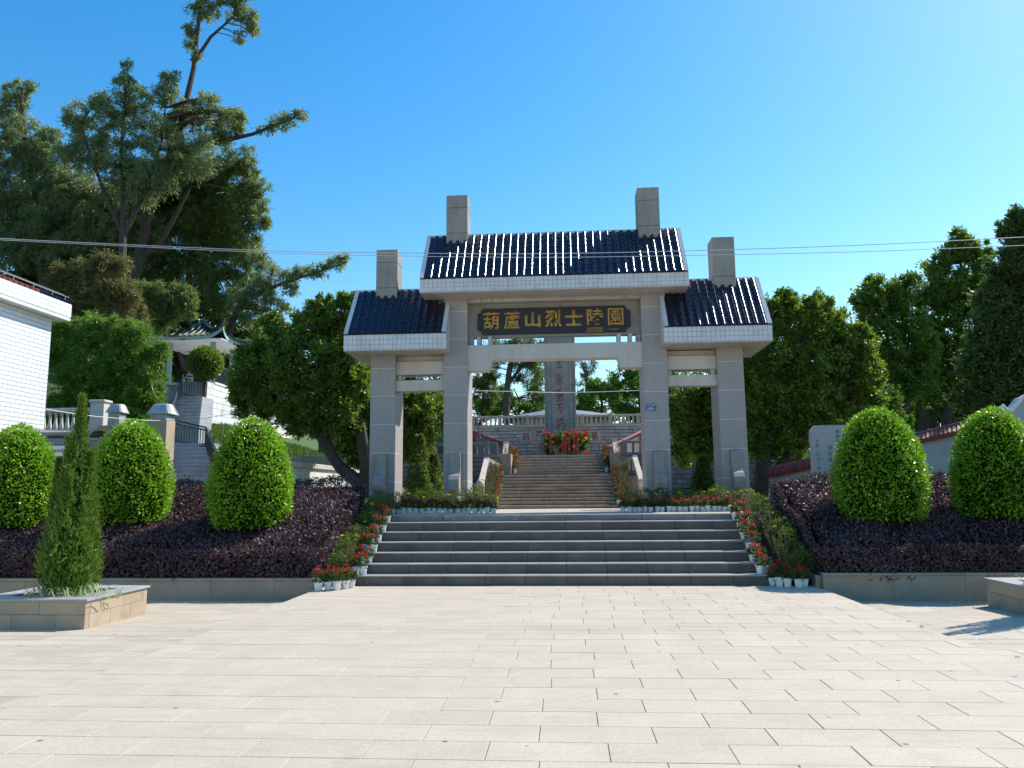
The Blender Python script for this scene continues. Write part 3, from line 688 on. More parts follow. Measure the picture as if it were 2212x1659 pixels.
# raking handrails of the upper stairs
def raking(name, label, pts, drop, newel=None):
    t = thing(name, label, 'handrail', tuple(np.array(pts[0])-np.array([0, 0, drop])))
    for a, b in zip(pts, pts[1:]):
        a = np.array(a); b = np.array(b); u = b-a; mb = MB()
        side = np.array([u[1], -u[0], 0]); side = side/(np.linalg.norm(side)+1e-9)*.2
        mb.obox(a-side/2-np.array([0, 0, .15]), u, side, (0, 0, .15)); mb.build('handrail', M['wallstone'], t)
        n = max(2, int(np.linalg.norm(u)/.45))
        for i in range(1, n):
            q = a+u*i/n; boxpiece('baluster', M['wallstone'], q[0]-.05, q[0]+.05, q[1]-.05, q[1]+.05, q[2]-drop, q[2]-.12, t, .008)
    for q in pts: boxpiece('post', M['wallstone'], q[0]-.11, q[0]+.11, q[1]-.11, q[1]+.11, q[2]-drop-.1, q[2]+.02, t, .02)
    if newel is not None:
        mb = MB(); q = np.array(newel); mb.lathe([(.02, -.17), (.12, -.14), (.17, -.05), (.175, .03), (.13, .12), (.05, .17), (.001, .175)], q, 12); mb.build('ball_end', M['wallstone'], t, smooth=True)
for s, nm in ((-1, 'pavilion'), (1, 'stele')):
    if s < 0: p = [at(1040, 1036, YS-.1), at(1051, 989, YS+3.1), at(1087, 1008, Y2-.05), at(1093, 955, Y2+2.2)]; nw = at(1037, 1046, YS-.35)
    else: p = [at(1386, 1036, YS-.1), at(1371, 985, YS+3.1), at(1335, 1003, Y2-.05), at(1327, 951, Y2+2.2)]; nw = at(1388, 1043, YS-.35)
    raking('stone_handrail', 'zigzag pale stone handrail beside the upper stairs, %s side' % nm, p, .5, nw)
# red pipe rails leading to the top terrace
for s, pts, nm in ((-1, [(1024, 932, 41.5), (1080, 956, 39.5), (1110, 968, 38)], 'pavilion'), (1, [(1386, 932, 41.5), (1345, 952, 39.5), (1313, 966, 38)], 'stele')):
    P3 = [at(*q) for q in pts]; t = thing('red_handrail', 'red painted ramp rail beside the back wall, %s side' % nm, 'handrail', (P3[-1][0], P3[-1][1], ZT))
    mb = MB(); mb.tube(P3, .07, 8); mb.build('rail', M['redrail'], t, smooth=True)
    for q in P3: boxpiece('post', M['redrail'], q[0]-.09, q[0]+.09, q[1]-.09, q[1]+.09, ZT, q[2]+.04, t, .02)
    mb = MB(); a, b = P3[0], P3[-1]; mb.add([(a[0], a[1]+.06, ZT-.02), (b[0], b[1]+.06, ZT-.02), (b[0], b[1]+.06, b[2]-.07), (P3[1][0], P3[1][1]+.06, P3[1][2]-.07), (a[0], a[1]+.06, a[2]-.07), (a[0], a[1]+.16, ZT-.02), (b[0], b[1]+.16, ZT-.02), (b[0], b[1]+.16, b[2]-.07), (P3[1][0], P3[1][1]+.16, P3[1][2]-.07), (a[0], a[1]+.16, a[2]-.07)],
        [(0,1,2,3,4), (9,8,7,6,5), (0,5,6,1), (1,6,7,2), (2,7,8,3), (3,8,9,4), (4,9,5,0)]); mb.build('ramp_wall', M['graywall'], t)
# obelisk
OX, OY = -.27, 41.0; ob = thing('memorial_obelisk', 'tall grey stone obelisk with red calligraphy seen through the gate', 'monument', (OX, OY, ZT))
mb = MB(); mb.box(OX-1.45, OX+1.45, OY-.9, OY+1.1, ZT, ZT+.45, .02); mb.build('plinth', M['gran_old'], ob)
mb = MB(); mb.box(OX-1.12, OX+1.12, OY-.55, OY+1.0, ZT+.452, ZT+1.25, .02); mb.build('base', M['gran_old'], ob)
mb = MB(); mb.box(OX-.52, OX+.52, OY+.06, OY+1.0, ZT+1.252, 11.2, .01); mb.build('shaft', M['gran_old'], ob)
for s in (-1, 1):
    for a, b, dy in ((.5, .66, 0), (.66, .83, .1)):
        z = ZT+1.254
        while z < 11.0:
            zz = min(z+.9, 11.1); x0, x1 = sorted((OX+s*a, OX+s*b)); boxpiece('pilaster_block', M['gran_old'], x0+.002, x1-.002, OY+dy, OY+dy+.8, z+.004, zz-.004, ob, .01); z = zz
mb = MB(); mb.prism([(OX-.83, 11.2), (OX+.83, 11.2), (OX+.55, 11.8), (OX-.55, 11.8)], 'y', OY+.05, OY+1.0); mb.build('crown', M['gran_old'], ob)
for ch, px, py, h_ in (('烈', 1204, 752, 26), ('士', 1207, 783, 22), ('永', 1208, 819, 24), ('垂', 1208.5, 853, 26), ('不', 1210, 882, 20), ('朽', 1211, 916, 27)):
    p = at(px, py, OY+.05); hh = h_*OY/FPX*1.02
    me_o = put_text('red_character', ch, M['redpaint'], p[0], OY+.058, p[2], ob, hh*.72, hh, .02, -.004, jit=.03); me_o.rotation_euler[1] = -.12
# low round tomb roof behind the balustrade
tb = thing('round_tomb', 'low round tomb with shallow grey roof beyond the balustrade', 'tomb', (-.3, 51, ZB))
mb = MB(); mb.lathe([(3.2, 0), (3.2, .95)], (-.3, 51, ZB), 32); mb.build('drum_wall', M['wallstone'], tb, smooth=True)
mb = MB(); mb.lathe([(3.75, .95), (3.78, 1.03), (3.0, 1.28), (1.8, 1.5), (.6, 1.6), (.001, 1.62)], (-.3, 51, ZB), 32); mb.build('roof', M['dome'], tb, smooth=True)
# ================================================================ LEFT SIDE: white building, balustrade, notice board, stairs, pavilion
BX, BY = -13.09, 18.6
bd = thing('white_building', 'white tiled building corner with flat projecting eave and roof rail', 'building', (BX-4, 13, 1.1))
mb = MB(); mb.box(BX-8, BX-.012, 9.0, BY-.012, .9, 6.18); mb.build('wall', M['tilejoint'], bd)
th_, tl = .105, .31
for j in range(48):
    z = 6.18-(j+1)*th_
    if z < 2.6: break
    y1 = BY+(tl/2 if j % 2 else 0)
    while y1 > 16.0:
        ya, yb = max(16.0, y1-tl), min(y1, BY)
        if yb-ya > .03: boxpiece('wall_tile', M['wtile'], BX-.012, BX, round(ya+.005, 3), round(yb-.005, 3), z+.005, z+th_-.005, bd, .0015)
        y1 -= tl
mb = MB()
for j in range(48):
    z = 6.18-(j+1)*th_; y1 = BY
    x = BX
    while x > BX-2: mb.box(x-tl+.004, x, BY-.012, BY, z+.004, z+th_-.004); x -= tl
for j in range(15): mb.box(BX-.012, BX, 9, 15.99, .95+j*.35, .95+j*.35+.345)
stuff(mb.build('tile_cladding', M['wtile'], bd))
EX = -12.80; EY = 18.92; EZ0, EZ1 = 6.272, 6.62
mb = MB(); mb.box(BX-8, EX-.012, 9, EY-.012, 6.18, EZ1-.01); mb.build('eave_slab', M['white'], bd)
for j in range(3):
    h_ = (EZ1-EZ0)/3; y1 = EY+(tl/2 if j % 2 else 0)
    while y1 > 16.0:
        ya, yb = max(16.0, y1-tl), min(y1, EY)
        if yb-ya > .03: boxpiece('eave_tile', M['wtile'], EX-.012, EX, round(ya+.005, 3), round(yb-.005, 3), EZ0+j*h_+.005, EZ0+(j+1)*h_-.005, bd, .0015)
        y1 -= tl
mb = MB(); mb.box(EX-.012, EX, 9, 15.99, EZ0, EZ1); mb.box(BX-2, EX-.013, EY-.012, EY, EZ0, EZ1); mb.build('eave_end', M['wtile'], bd)
for i in range(16):
    y = EY-.1-i*.19
    mb = MB(); mb.tube([(EX-.06, y, EZ1+.03), (EX-.6, y, EZ1+.19)], .07, 8); mb.build('roof_tile', M['redtile'] if i > 5 else M['roof'], bd, smooth=True)
mb = MB(); mb.box(BX-8, EX-.3, 9, EY-.1, EZ1-.01, EZ1+.04); mb.build('roof_deck', M['conc'], bd)
for y in (16.2, 16.9, 17.6, 18.3, 18.8): mb = MB(); mb.tube([(EX-.12, y, EZ1), (EX-.12, y, EZ1+.2)], .008, 5); mb.build('rail_post', M['wire'], bd)
mb = MB(); mb.tube([(EX-.12, 12, EZ1+.2), (EX-.12, 18.95, EZ1+.2)], .009, 5); mb.tube([(EX-.22, 12, EZ1+.28), (EX-.22, 18.9, EZ1+.26)], .006, 5); mb.build('roof_rail', M['wire'], bd)
# classical balustrade beyond the building
YBa = 27.0
p0, p1 = at(60, 886, YBa), at(203, 881, YBa); zb = at(200, 934, YBa)[2]; zt = p1[2]
t = thing('white_balustrade', 'white balustrade of turned balusters ending in a square post', 'balustrade', ((p0[0]+p1[0])/2, YBa, zb))
mb = MB(); mb.box(p0[0], p1[0], YBa-.12, YBa+.12, zt-.14, zt, .015); mb.build('handrail', M['plaster'], t)
mb = MB(); mb.box(p0[0], p1[0], YBa-.12, YBa+.12, zb-.10, zb, .01); mb.build('base_rail', M['plaster'], t)
hb = zt-.14-zb; prf = [(.075, 0), (.075, .06), (.045, .08), (.07, .2*hb), (.08, .32*hb), (.055, .5*hb), (.04, .75*hb), (.05, .88*hb), (.075, .92*hb), (.075, hb)]
bme = MB().lathe(prf, (0, 0, 0), 10).mesh('turned_baluster', M['plaster'], smooth=True)
for i in range(10): piece('turned_baluster', bme, (at(207-12.6*(i+1), 930, YBa)[0], YBa, zb), t)
a, b = at(203, 871, YBa), at(229, 921, YBa)
mb = MB(); mb.box(a[0], b[0], YBa-.21, YBa+.21, b[2]-.5, a[2], .01); mb.build('post', M['plaster'], t)
mb = MB(); mb.box(a[0]-.05, b[0]+.05, YBa-.26, YBa+.26, a[2]+.001, a[2]+.1, .02); mb.build('post_cap', M['plaster'], t)
mb = MB(); mb.box(at(60, 900, YBa)[0], at(232, 900, YBa)[0], YBa-.1, YBa+.1, 1, zb-.101); mb.build('plinth_wall', M['conc'], t)
# stained wall with the two metal-capped piers
YP = 26.0
wl = thing('stained_wall', 'beige stained garden wall below the metal capped piers', 'wall', (at(285, 1000, YP)[0], YP, 1.1))
a, b = at(211, 920, YP), at(322, 913, YP)
mb = MB(); mb.prism([(a[0], 1.0), (b[0], 1.0), (b[0], b[2]), (a[0], a[2])], 'y', YP, YP+.3); mb.build('wall_face', M['beige'], wl)
a, b = at(322, 908, YP), at(362, 908, YP)
mb = MB(); mb.box(a[0], b[0], YP-.06, YP+.55, 1.0, a[2]-.01, .01); mb.build('wall_end', M['beige'], wl)
def pier(label, xa, xb, yt, ym, yb, Yp):
    a, b = at(xa, yt, Yp), at(xb, yb, Yp); zm = at(xa, ym, Yp)[2]; xc = (a[0]+b[0])/2; hw = (b[0]-a[0])/2
    t = thing('capped_pier', label, 'pier', (xc, Yp+hw, b[2]))
    mb = MB(); mb.box(xc-hw*.82, xc+hw*.82, Yp+hw*.18, Yp+hw*1.82, b[2]-.02, zm, .01); mb.build('body', M['conc'], t)
    for i in range(7):
        x = xc-hw*.75+hw*1.5*i/6; boxpiece('rib', M['corr'], x-.018, x+.018, Yp+hw*.18-.02, Yp+hw*.18-.001, b[2], zm-.01, t, .004)
    zc = a[2]; mb = MB(); h1, h2 = hw*1.12, hw*.66
    vs = [(xc+sx*h1, Yp+hw+sy*h1, zm) for sx, sy in ((-1,-1),(1,-1),(1,1),(-1,1))]+[(xc+sx*h2, Yp+hw+sy*h2, zc) for sx, sy in ((-1,-1),(1,-1),(1,1),(-1,1))]
    mb.add(vs, [(3,2,1,0),(4,5,6,7),(0,1,5,4),(1,2,6,5),(2,3,7,6),(3,0,4,7)]); mb.build('metal_cap', M['corr'], t)
    for (sx0, sy0, sx1, sy1) in ((-1,-1,1,-1),(1,-1,1,1)):
        for i in range(8):
            q = -1+2*(i+.5)/8
            lo = np.array((xc+(q*h1 if sx0 != sx1 else h1), Yp+hw+(-h1 if sx0 != sx1 else q*h1), zm)); hi = np.array((xc+(q*h2 if sx0 != sx1 else h2), Yp+hw+(-h2 if sx0 != sx1 else q*h2), zc))
            mb = MB(); mb.tube([lo, hi], .022, 5); mb.build('cap_rib', M['corr'], t)
pier('grey pier with ribbed metal cap next to the white balustrade post', 231, 258, 873, 891, 921, 25.6)
pier('ribbed metal capped pier at the foot of the black railing', 322, 362, 872, 894, 909, YP-.06)
# notice board with curved metal canopy
YN = 17.75
nb = thing('notice_board', 'notice board under a dark curved metal canopy behind the topiary', 'notice board', (at(140, 1000, YN)[0], YN, 1.1))
cxa, cxb = at(66, 935, YN)[0], at(217, 950, YN)[0]; zc0 = at(140, 943, YN)[2]
mb = MB(); n = 10; sec = [(math.cos(q)*.42, .17*math.sin(q)) for q in [math.pi*i/n for i in range(n+1)]]
poly = [(YN+u, zc0+v) for u, v in sec]+[(YN+u*.93, zc0+v*.82-.012) for u, v in sec[::-1]]
mb.prism(poly, 'x', cxa, cxb); mb.build('canopy', M['canopy'], nb, smooth=True)
for x in (at(97, 950, YN)[0], at(186, 950, YN)[0]): mb = MB(); mb.tube([(x, YN+.05, 1.1), (x, YN+.05, zc0+.1)], .045, 8); mb.build('post', M['corr'], nb, smooth=True)
a, b = at(104, 963, YN), at(183, 1030, YN); mb = MB(); mb.box(a[0], b[0], YN, YN+.05, 1.55, a[2], .004); bo = mb.build('panel', M['board'], nb)
mb = MB(); mb.box(a[0]-.03, b[0]+.03, YN+.051, YN+.09, 1.5, a[2]+.04); mb.build('frame', M['canopy'], nb)
pc = at(121, 974, YN)
put_text('heading', '同安区葫芦山烈士陵园', M['inktext'], at(143, 974, YN)[0], YN-.001, pc[2], bo, .72, None, .003, .012)
for i in range(6):
    put_text('notice_line', '严禁在园区内吸烟和燃放鞭炮'[:12-i % 3], M['inktext'], at(141, 974, YN)[0], YN-.001, pc[2]-.14-.075*i, bo, .62, None, .003, 0)
# stone stairs up to the pavilion with black railings
def stone_steps(name, label, xa, xb, y0, z0, n, r_, t_, skew=0):
    t = thing(name, label, 'stairs', ((xa+xb)/2, y0, z0))
    for k in range(n): boxpiece('step', M['conc'], xa+skew*k, xb+skew*k, y0+k*t_, y0+k*t_+1.2, z0+k*r_, z0+(k+1)*r_-.002, t, .012)
    mb = MB(); [mb.box(xa+.03+skew*k, xb-.03+skew*k, y0+k*t_+.06, y0+k*t_+1.0, 1.0+.001*k, z0+k*r_+.02) for k in range(n)]; mb.build('core', M['conc'], t)
    return t
a = at(366, 1055, 28.0); b = at(462, 1055, 28.0)
stone_steps('hill_stairs', 'lower flight of grey concrete stairs climbing the grassy slope', a[0], b[0], 28.0, 1.45, 13, .182, .27, -.135)
a = at(384, 905, 34); b = at(449, 905, 34)
stone_steps('hill_stairs', 'upper flight of grey concrete stairs below the pavilion', a[0]-.2, b[0], 33.2, at(400, 925, 33.2)[2], 9, .19, .29, -.13)
def railing(name, label, base, h, sp=.13):
    base = [np.array(q) for q in base]; t = thing(name, label, 'railing', tuple(base[0])); up = np.array([0, 0, h])
    for a, b in zip(base, base[1:]):
        mb = MB(); mb.tube([a+up, b+up], .035, 6); mb.build('top_rail', M['blackmetal'], t)
        mb = MB(); mb.tube([a+up*.86, b+up*.86], .02, 5); mb.build('mid_rail', M['blackmetal'], t)
        mb = MB(); mb.tube([a+up*.1, b+up*.1], .02, 5); mb.build('bottom_rail', M['blackmetal'], t)
        n = max(2, int(np.linalg.norm((b-a)[:3])/sp))
        for i in range(1, n):
            q = a+(b-a)*i/n; boxpiece('bar', M['blackmetal'], q[0]-.014, q[0]+.014, q[1]-.014, q[1]+.014, q[2]+h*.1, q[2]+h*.86, t, 0)
    for q in base: boxpiece('post', M['blackmetal'], q[0]-.03, q[0]+.03, q[1]-.03, q[1]+.03, q[2]-.15, q[2]+h+.03, t, 0)
railing('black_railing', 'black bar railing around the landing and down the lower stairs', [at(358, 951, 31.6), at(443, 972, 31.2), at(480, 1062, 27.8)], .93)
railing('black_railing', 'black bar railing beside the upper stairs below the round bush', [at(366, 935, 33.3), at(393, 855, 36.9), at(438, 865, 36.6)], 1.05)
# white retaining wall under the pavilion (runs back along Y, faces the sun)
A = at(444, 908, 37.5); wx = A[0]+.0; zt = at(443, 824, 37.5)[2]
rw = thing('retaining_wall', 'sunlit whitewashed block retaining wall below the pavilion', 'wall', (wx, 42, A[2]-.5))
nrow = 8; bh = (zt-A[2]+.6)/nrow
mb = MB(); mb.box(wx-1.6, wx-.02, 37.5, 50, 2.0, zt-.02); mb.build('backing', M['conc'], rw)
for j in range(nrow):
    y = 37.5
    for i in range(11):
        ye = y+(.6 if (i == 0 and j % 2) else 1.15); boxpiece('wall_block', M['whitewall'], wx-.1, wx+rnd.uniform(0, .006), round(y+.006, 3), round(ye-.006, 3), A[2]-.6+j*bh+.006, A[2]-.6+(j+1)*bh-.006, rw, .01); y = ye
mb = MB(); mb.box(wx-.9, wx-.101, 37.44, 37.5, A[2]-.6, zt-.01); mb.build('end_face', M['conc'], rw)
mb = MB(); mb.box(wx-8, wx-1.62, 38.4, 50, 2.0, zt-.02); mb.build('terrace_fill', M['conc'], rw)
mb = MB(); mb.box(wx-8, wx+.04, 38.3, 52, zt-.015, zt+.09); mb.build('coping', M['whitewall'], rw)
railing('black_railing', 'black bar railing at the edge of the pavilion terrace', [(wx-.25, 38.6, zt+.09), (wx-.25, 42.5, zt+.09), (wx-.25, 47, zt+.09)], .95, .16)
# pavilion
PY = 44.0; fl = zt+.085
c00, c10 = at(364, 814, PY), at(458, 800, PY); cd = 2.7
pv = thing('pavilion', 'open pavilion with upturned green tiled roof on the hill', 'pavilion', ((c00[0]+c10[0])/2, PY+cd/2, fl))
ze = at(440, 733, PY-1.0)[2]; xm = (c00[0]+c10[0])/2; ym = PY+cd/2
for x, y in ((c00[0], PY), (c10[0], PY), (c00[0], PY+cd), (c10[0], PY+cd)):
    mb = MB(); mb.lathe([(.24, 0), (.24, .12), (.165, .14), (.16, ze-fl)], (x, y, fl), 14); mb.build('column', M['greycol'], pv, smooth=True)
hx, hy = (c10[0]-c00[0])/2+.95, cd/2+1.0
mb = MB(); mb.box(xm-hx, xm+hx, ym-hy, ym+hy, ze, ze+.06); mb.build('soffit', M['white'], pv)
HR = 1.25
def rp(side, t, s):                          # point on the hipped roof: side 0..3, t in -1..1 along the eave, s 0..1 up
    k = (1-s); z = ze+.22+HR*(s**1.55)+.55*(abs(t)**5)*(k**2.5)
    ex = 1+.06*(abs(t)**5)*k
    u = t*k
    d = [(u*hx*ex, -k*hy*ex), (k*hx*ex, u*hy*ex), (-u*hx*ex, k*hy*ex), (-k*hx*ex, -u*hy*ex)][side]
    return np.array((xm+d[0], ym+d[1], z))
for sd in range(4):
    mb = MB(); vs = []; fs = []; nt_, ns_ = 16, 9
    for j in range(ns_+1):
        for i in range(nt_+1): vs.append(rp(sd, -1+2*i/nt_, j/ns_*.985))
    for j in range(ns_):
        for i in range(nt_): a = j*(nt_+1)+i; fs.append((a, a+1, a+nt_+2, a+nt_+1))
    mb.add(vs, fs); rf = mb.build('roof_face', M['greenroof'], pv, smooth=True)
    mb = MB(); vs = []; fs = []                # fascia
    for i in range(nt_+1):
        q = rp(sd, -1+2*i/nt_, 0); vs += [q+np.array((0, 0, -.02)), np.array((q[0], q[1], q[2]-.24))]
    for i in range(nt_): fs.append((2*i, 2*i+1, 2*i+3, 2*i+2))
    mb.add(vs, fs); mb.build('fascia', M['palegreen'], pv)
    for i in range(13):
        x0 = -1+2*(i+.5)/13; pts = []
        for j in range(8):
            s = j/7*(1-abs(x0))*.97
            pts.append(rp(sd, max(-1, min(1, x0/(1-s+1e-6))), s)+np.array((0, 0, .04)))
        mb = MB(); mb.tube(pts, .065, 6); mb.build('tile_rib', M['greenroof'], rf, smooth=True)
for sd in range(4):
    pts = [rp(sd, 1, j/8*.99)+np.array((0, 0, .08)) for j in range(9)]; d = pts[0]-pts[1]; pts = [pts[0]+d*.35+np.array((0, 0, .28)), pts[0]+d*.15+np.array((0, 0, .08))]+pts
    mb = MB(); mb.tube(pts, [.05, .09]+[.11]*9, 8); mb.build('hip_ridge', M['greenroof'], pv, smooth=True)
mb = MB(); mb.lathe([(.22, 0), (.16, .1), (.2, .2), (.1, .32), (.02, .45)], (xm, ym, ze+.2+HR-.05), 12); mb.build('finial', M['greenroof'], pv, smooth=True)
# carved relief wall
A, B = at(560, 975, 21.5), at(742, 1021, 29.5)
zr_ = at(640, 996, 22.6)[2]
rl = thing('relief_wall', 'long white wall carved with relief figures beneath the grass slope', 'wall', (A[0], 25, 1.1))
xw = at(690, 1008, 25.5)[0]
mb = MB(); mb.box(xw-.3, xw, 20.5, 31, 1.0, zr_-.16); mb.build('wall_face', M['whitewall'], rl)
for i in range(7): boxpiece('coping_slab', M['plaster'], xw-.4, xw+.09, 20.5+i*1.5+.004, 22.0+i*1.5-.004, zr_-.158, zr_, rl, .012)
for i in range(150):
    y = rnd.uniform(20.7, 30.5); z = rnd.uniform(1.35, zr_-.35); l = rnd.uniform(.25, .7); pts = []
    for q in range(6): pts.append((xw+.012, y+l*(q/5-.5), z+.07*math.sin(q*1.7+i)+(.12*(q/5-.5) if i % 3 else .25*(q/5-.5))))
    mb = MB(); mb.tube(pts, [.012, .028, .034, .03, .024, .01], 6); mb.build('carved_relief', M['whitewall'], rl, smooth=True)
# ================================================================ RIGHT SIDE: stele and garden wall
YS2 = 19.2; a, b = at(1751, 919, YS2), at(1812, 1022, YS2)
st = thing('stone_stele', 'grey stone stele carved with columns of characters beside the topiary', 'stele', (a[0]+.55, YS2, 1.1))
x0, x1, zt2 = a[0], a[0]+1.15, a[2]
mb = MB(); mb.prism([(x0, 1.3), (x1, 1.3), (x1, zt2-.12), (x1-.12, zt2), (x0+.12, zt2), (x0, zt2-.12)], 'y', YS2, YS2+.18); slab = mb.build('slab', M['stele'], st)
mb = MB(); mb.box(x0-.15, x1+.15, YS2-.15, YS2+.33, 1.05, 1.3, .015); mb.build('base', M['stele'], st)
for body, dx, zt_, h_ in (('公元一九九一年十一月', .13, .38, .095), ('同安县人民政府立', .42, .55, .12), ('县第四批县级文物保护单位', .62, .16, .10), ('葫芦山烈士墓', .80, .2, .12), ('同安县文物', .98, .25, .11)):
    for i, ch in enumerate(body):
        z = zt2-zt_-i*h_*1.15
        if z < 1.45: break
        put_text('carved_character', ch, M['inktext'], x0+dx, YS2-.001, z, slab, *((h_*.8, None) if ch == '一' else (None, h_*.85)), .003, 0)
def garden_wall(name, label, pa, pb, Ya, Yb, n, wave=False):
    A, B = at(*pa, Ya), at(*pb, Yb); u = B-A; nn_ = np.array([u[1], -u[0], 0]); nn_ /= np.linalg.norm(nn_)
    t = thing(name, label, 'wall', (A[0], A[1], 1.1))
    mb = MB(); mb.add([(*A[:2], 1.0), (*B[:2], 1.0), B, A, (A[0]-.3*nn_[0], A[1]-.3*nn_[1], 1.0), (B[0]-.3*nn_[0], B[1]-.3*nn_[1], 1.0), B-.3*nn_, A-.3*nn_], [(0,1,2,3),(7,6,5,4),(3,2,6,7),(0,4,5,1),(1,5,6,2),(0,3,7,4)]); mb.build('wall_face', M['garden'], t)
    for i in range(n):
        c = A+u*(i+.5)/n-.15*nn_; mb = MB()
        mb.tube([c+nn_*.32+np.array((0, 0, -.02)), c+nn_*.02+np.array((0, 0, .16))], [.075, .07], 7); mb.tube([c-nn_*.32+np.array((0, 0, -.02)), c-nn_*.02+np.array((0, 0, .16))], [.075, .07], 7)
        mb.build('coping_tile', M['redtile'], t, smooth=True)
    mb = MB(); mb.tube([A-.15*nn_+np.array((0, 0, .2)), B-.15*nn_+np.array((0, 0, .2))], .07, 8); mb.build('ridge_tile', M['redtile'], t, smooth=True)
    return t
garden_wall('garden_wall', 'low red coped wall stretch between the banyan trunk and the stele', (1660, 1028), (1768, 1004), 23.5, 23.0, 16)
garden_wall('garden_wall', 'sloping grey wall with red tile coping between the two topiaries', (1768, 1004), (2105, 925), 23.0, 21.0, 38)
# white ornamental gable at the far end
P = [at(x, y, 20.0) for x, y in ((2135, 930), (2158, 885), (2166, 876), (2172, 884), (2185, 886), (2197, 872), (2208, 858), (2230, 850), (2262, 862), (2285, 930))]
og = thing('ornamental_gable', 'pale grey curved ornamental wall end beyond the topiary', 'wall', (P[4][0], 20, 1.1))
mb = MB(); mb.prism([(P[0][0], 1.0)]+[(q[0], q[2]) for q in P]+[(P[-1][0], 1.0)], 'y', 20.0, 20.35); mb.build('curved_panel', M['garden'], og)
mb = MB(); mb.tube([(q[0], 19.98, q[2]) for q in P], .05, 7); mb.build('moulding', M['whitewall'], og, smooth=True)
# ================================================================ PLANTS
def shell_points(fn, n):                      # fn(u,v)->(pos,normal) arrays
    return fn(NR.uniform(0, 1, n), NR.uniform(0, 1, n))
def blobs_to_leaves(blobs, Y, k, clump, lpx, droop=0., jitterY=.5, flat=1.0, spread=.62):
    """blobs: (px,py,rx,ry[,dY]) read from the photograph, put at depth Y+dY; leaves sit along short twigs that
    spray out of clump centres.  Returns leaf points, directions, clump centres"""
    P = []; D = []; CC = []
    for b in blobs:
        dY = b[4] if len(b) > 4 else 0; Yb = Y+dY; c = at(b[0], b[1], Yb); s = Yb/FPX; rx, rz = b[2]*s, b[3]*s; ry = rx*jitterY+.3*rz
        n = int(k*math.pi*b[2]*b[3]); nc = max(5, int(clump*math.sqrt(b[2]*b[3])/2.6))
        v = NR.normal(size=(nc, 3)); v /= np.linalg.norm(v, axis=1, keepdims=True); v *= NR.uniform(.15, 1, (nc, 1))**.5
        cc = c+v*np.array([rx, ry, rz])*.95; CC.append(cc)
        g = math.sqrt(rx*rz); cr = spread*g*NR.uniform(.45, 1.35, nc)
        nt_ = 9                                             # twigs per clump
        tw = NR.normal(size=(nc, nt_, 3))+v[:, None, :]*.9+np.array([0, 0, .55]); tw /= np.linalg.norm(tw, axis=2, keepdims=True); tw *= NR.uniform(.45, 1.1, (nc, nt_, 1))
        w_ = NR.uniform(.4, 1.6, nc); w_ /= w_.sum()
        ci = NR.choice(nc, n, p=w_); ti = NR.integers(0, nt_, n); t_ = NR.uniform(.08, 1, n)[:, None]
        d0 = tw[ci, ti]; R_ = cr[ci][:, None]
        p = cc[ci]+d0*t_*R_+np.array([0, 0, -1.])*(t_**2)*R_*.45*droop+NR.normal(size=(n, 3))*R_*(.16-.04*t_)
        d = d0*.8+NR.normal(size=(n, 3))*.6+np.array([0, 0, .15-droop]); P.append(p); D.append(d)
    return np.concatenate(P), np.concatenate(D), np.concatenate(CC)
def limb(mb, pts, r0, r1, n=7):
    m = len(pts); mb.tube(pts, [r0+(r1-r0)*(i/(m-1)) for i in range(m)], n)
def tree(name, label, Y, blobs, trunks, lm, k=.5, lpx=10, asp=.38, clump=1.0, droop=0., bark='bark', twigs=.5, group=None, base=None, jY=.5, cat='tree', flat=1.0, spread=.62):
    """trunks: list of (list of (px,py[,dY]), r0, r1)"""
    T3 = [([at(q[0], q[1], Y+(q[2] if len(q) > 2 else 0)) for q in pts], r0, r1) for pts, r0, r1 in trunks]
    b0 = T3[0][0][0] if base is None else base
    t = thing(name, label, cat, tuple(b0), group)
    P, D, CC = blobs_to_leaves(blobs, Y, k, clump, lpx, droop, jY, flat, spread)
    mb = MB(); allp = []
    for pts, r0, r1 in T3:
        limb(mb, pts, r0, r1, 8)
        for a, b in zip(pts, pts[1:]):
            for q in (0, .25, .5, .75): allp.append(a+(b-a)*q)
    allp = np.array(allp)
    mb.build('trunk', M[bark], t, smooth=True)
    if twigs:
        mb = MB(); r_ = T3[0][2]*.5
        for c in CC:
            if rnd.random() > twigs: continue
            d = np.linalg.norm(allp-c, axis=1)+.6*np.maximum(0, allp[:, 2]-c[2]); a = allp[d.argmin()]; m_ = (a+c)/2+np.array([0, 0, .06*np.linalg.norm(c-a)])
            rr = max(.012, .012*np.linalg.norm(c-a)); mb.tube([a, m_, c], [rr*1.6, rr, rr*.4], 4, False)
        if mb.n: stuff(mb.build('branches', M[bark], t))
    s = Y/FPX
    leafobj('crown', P, D, lpx*s, lpx*s*asp, lm, t)
    return t
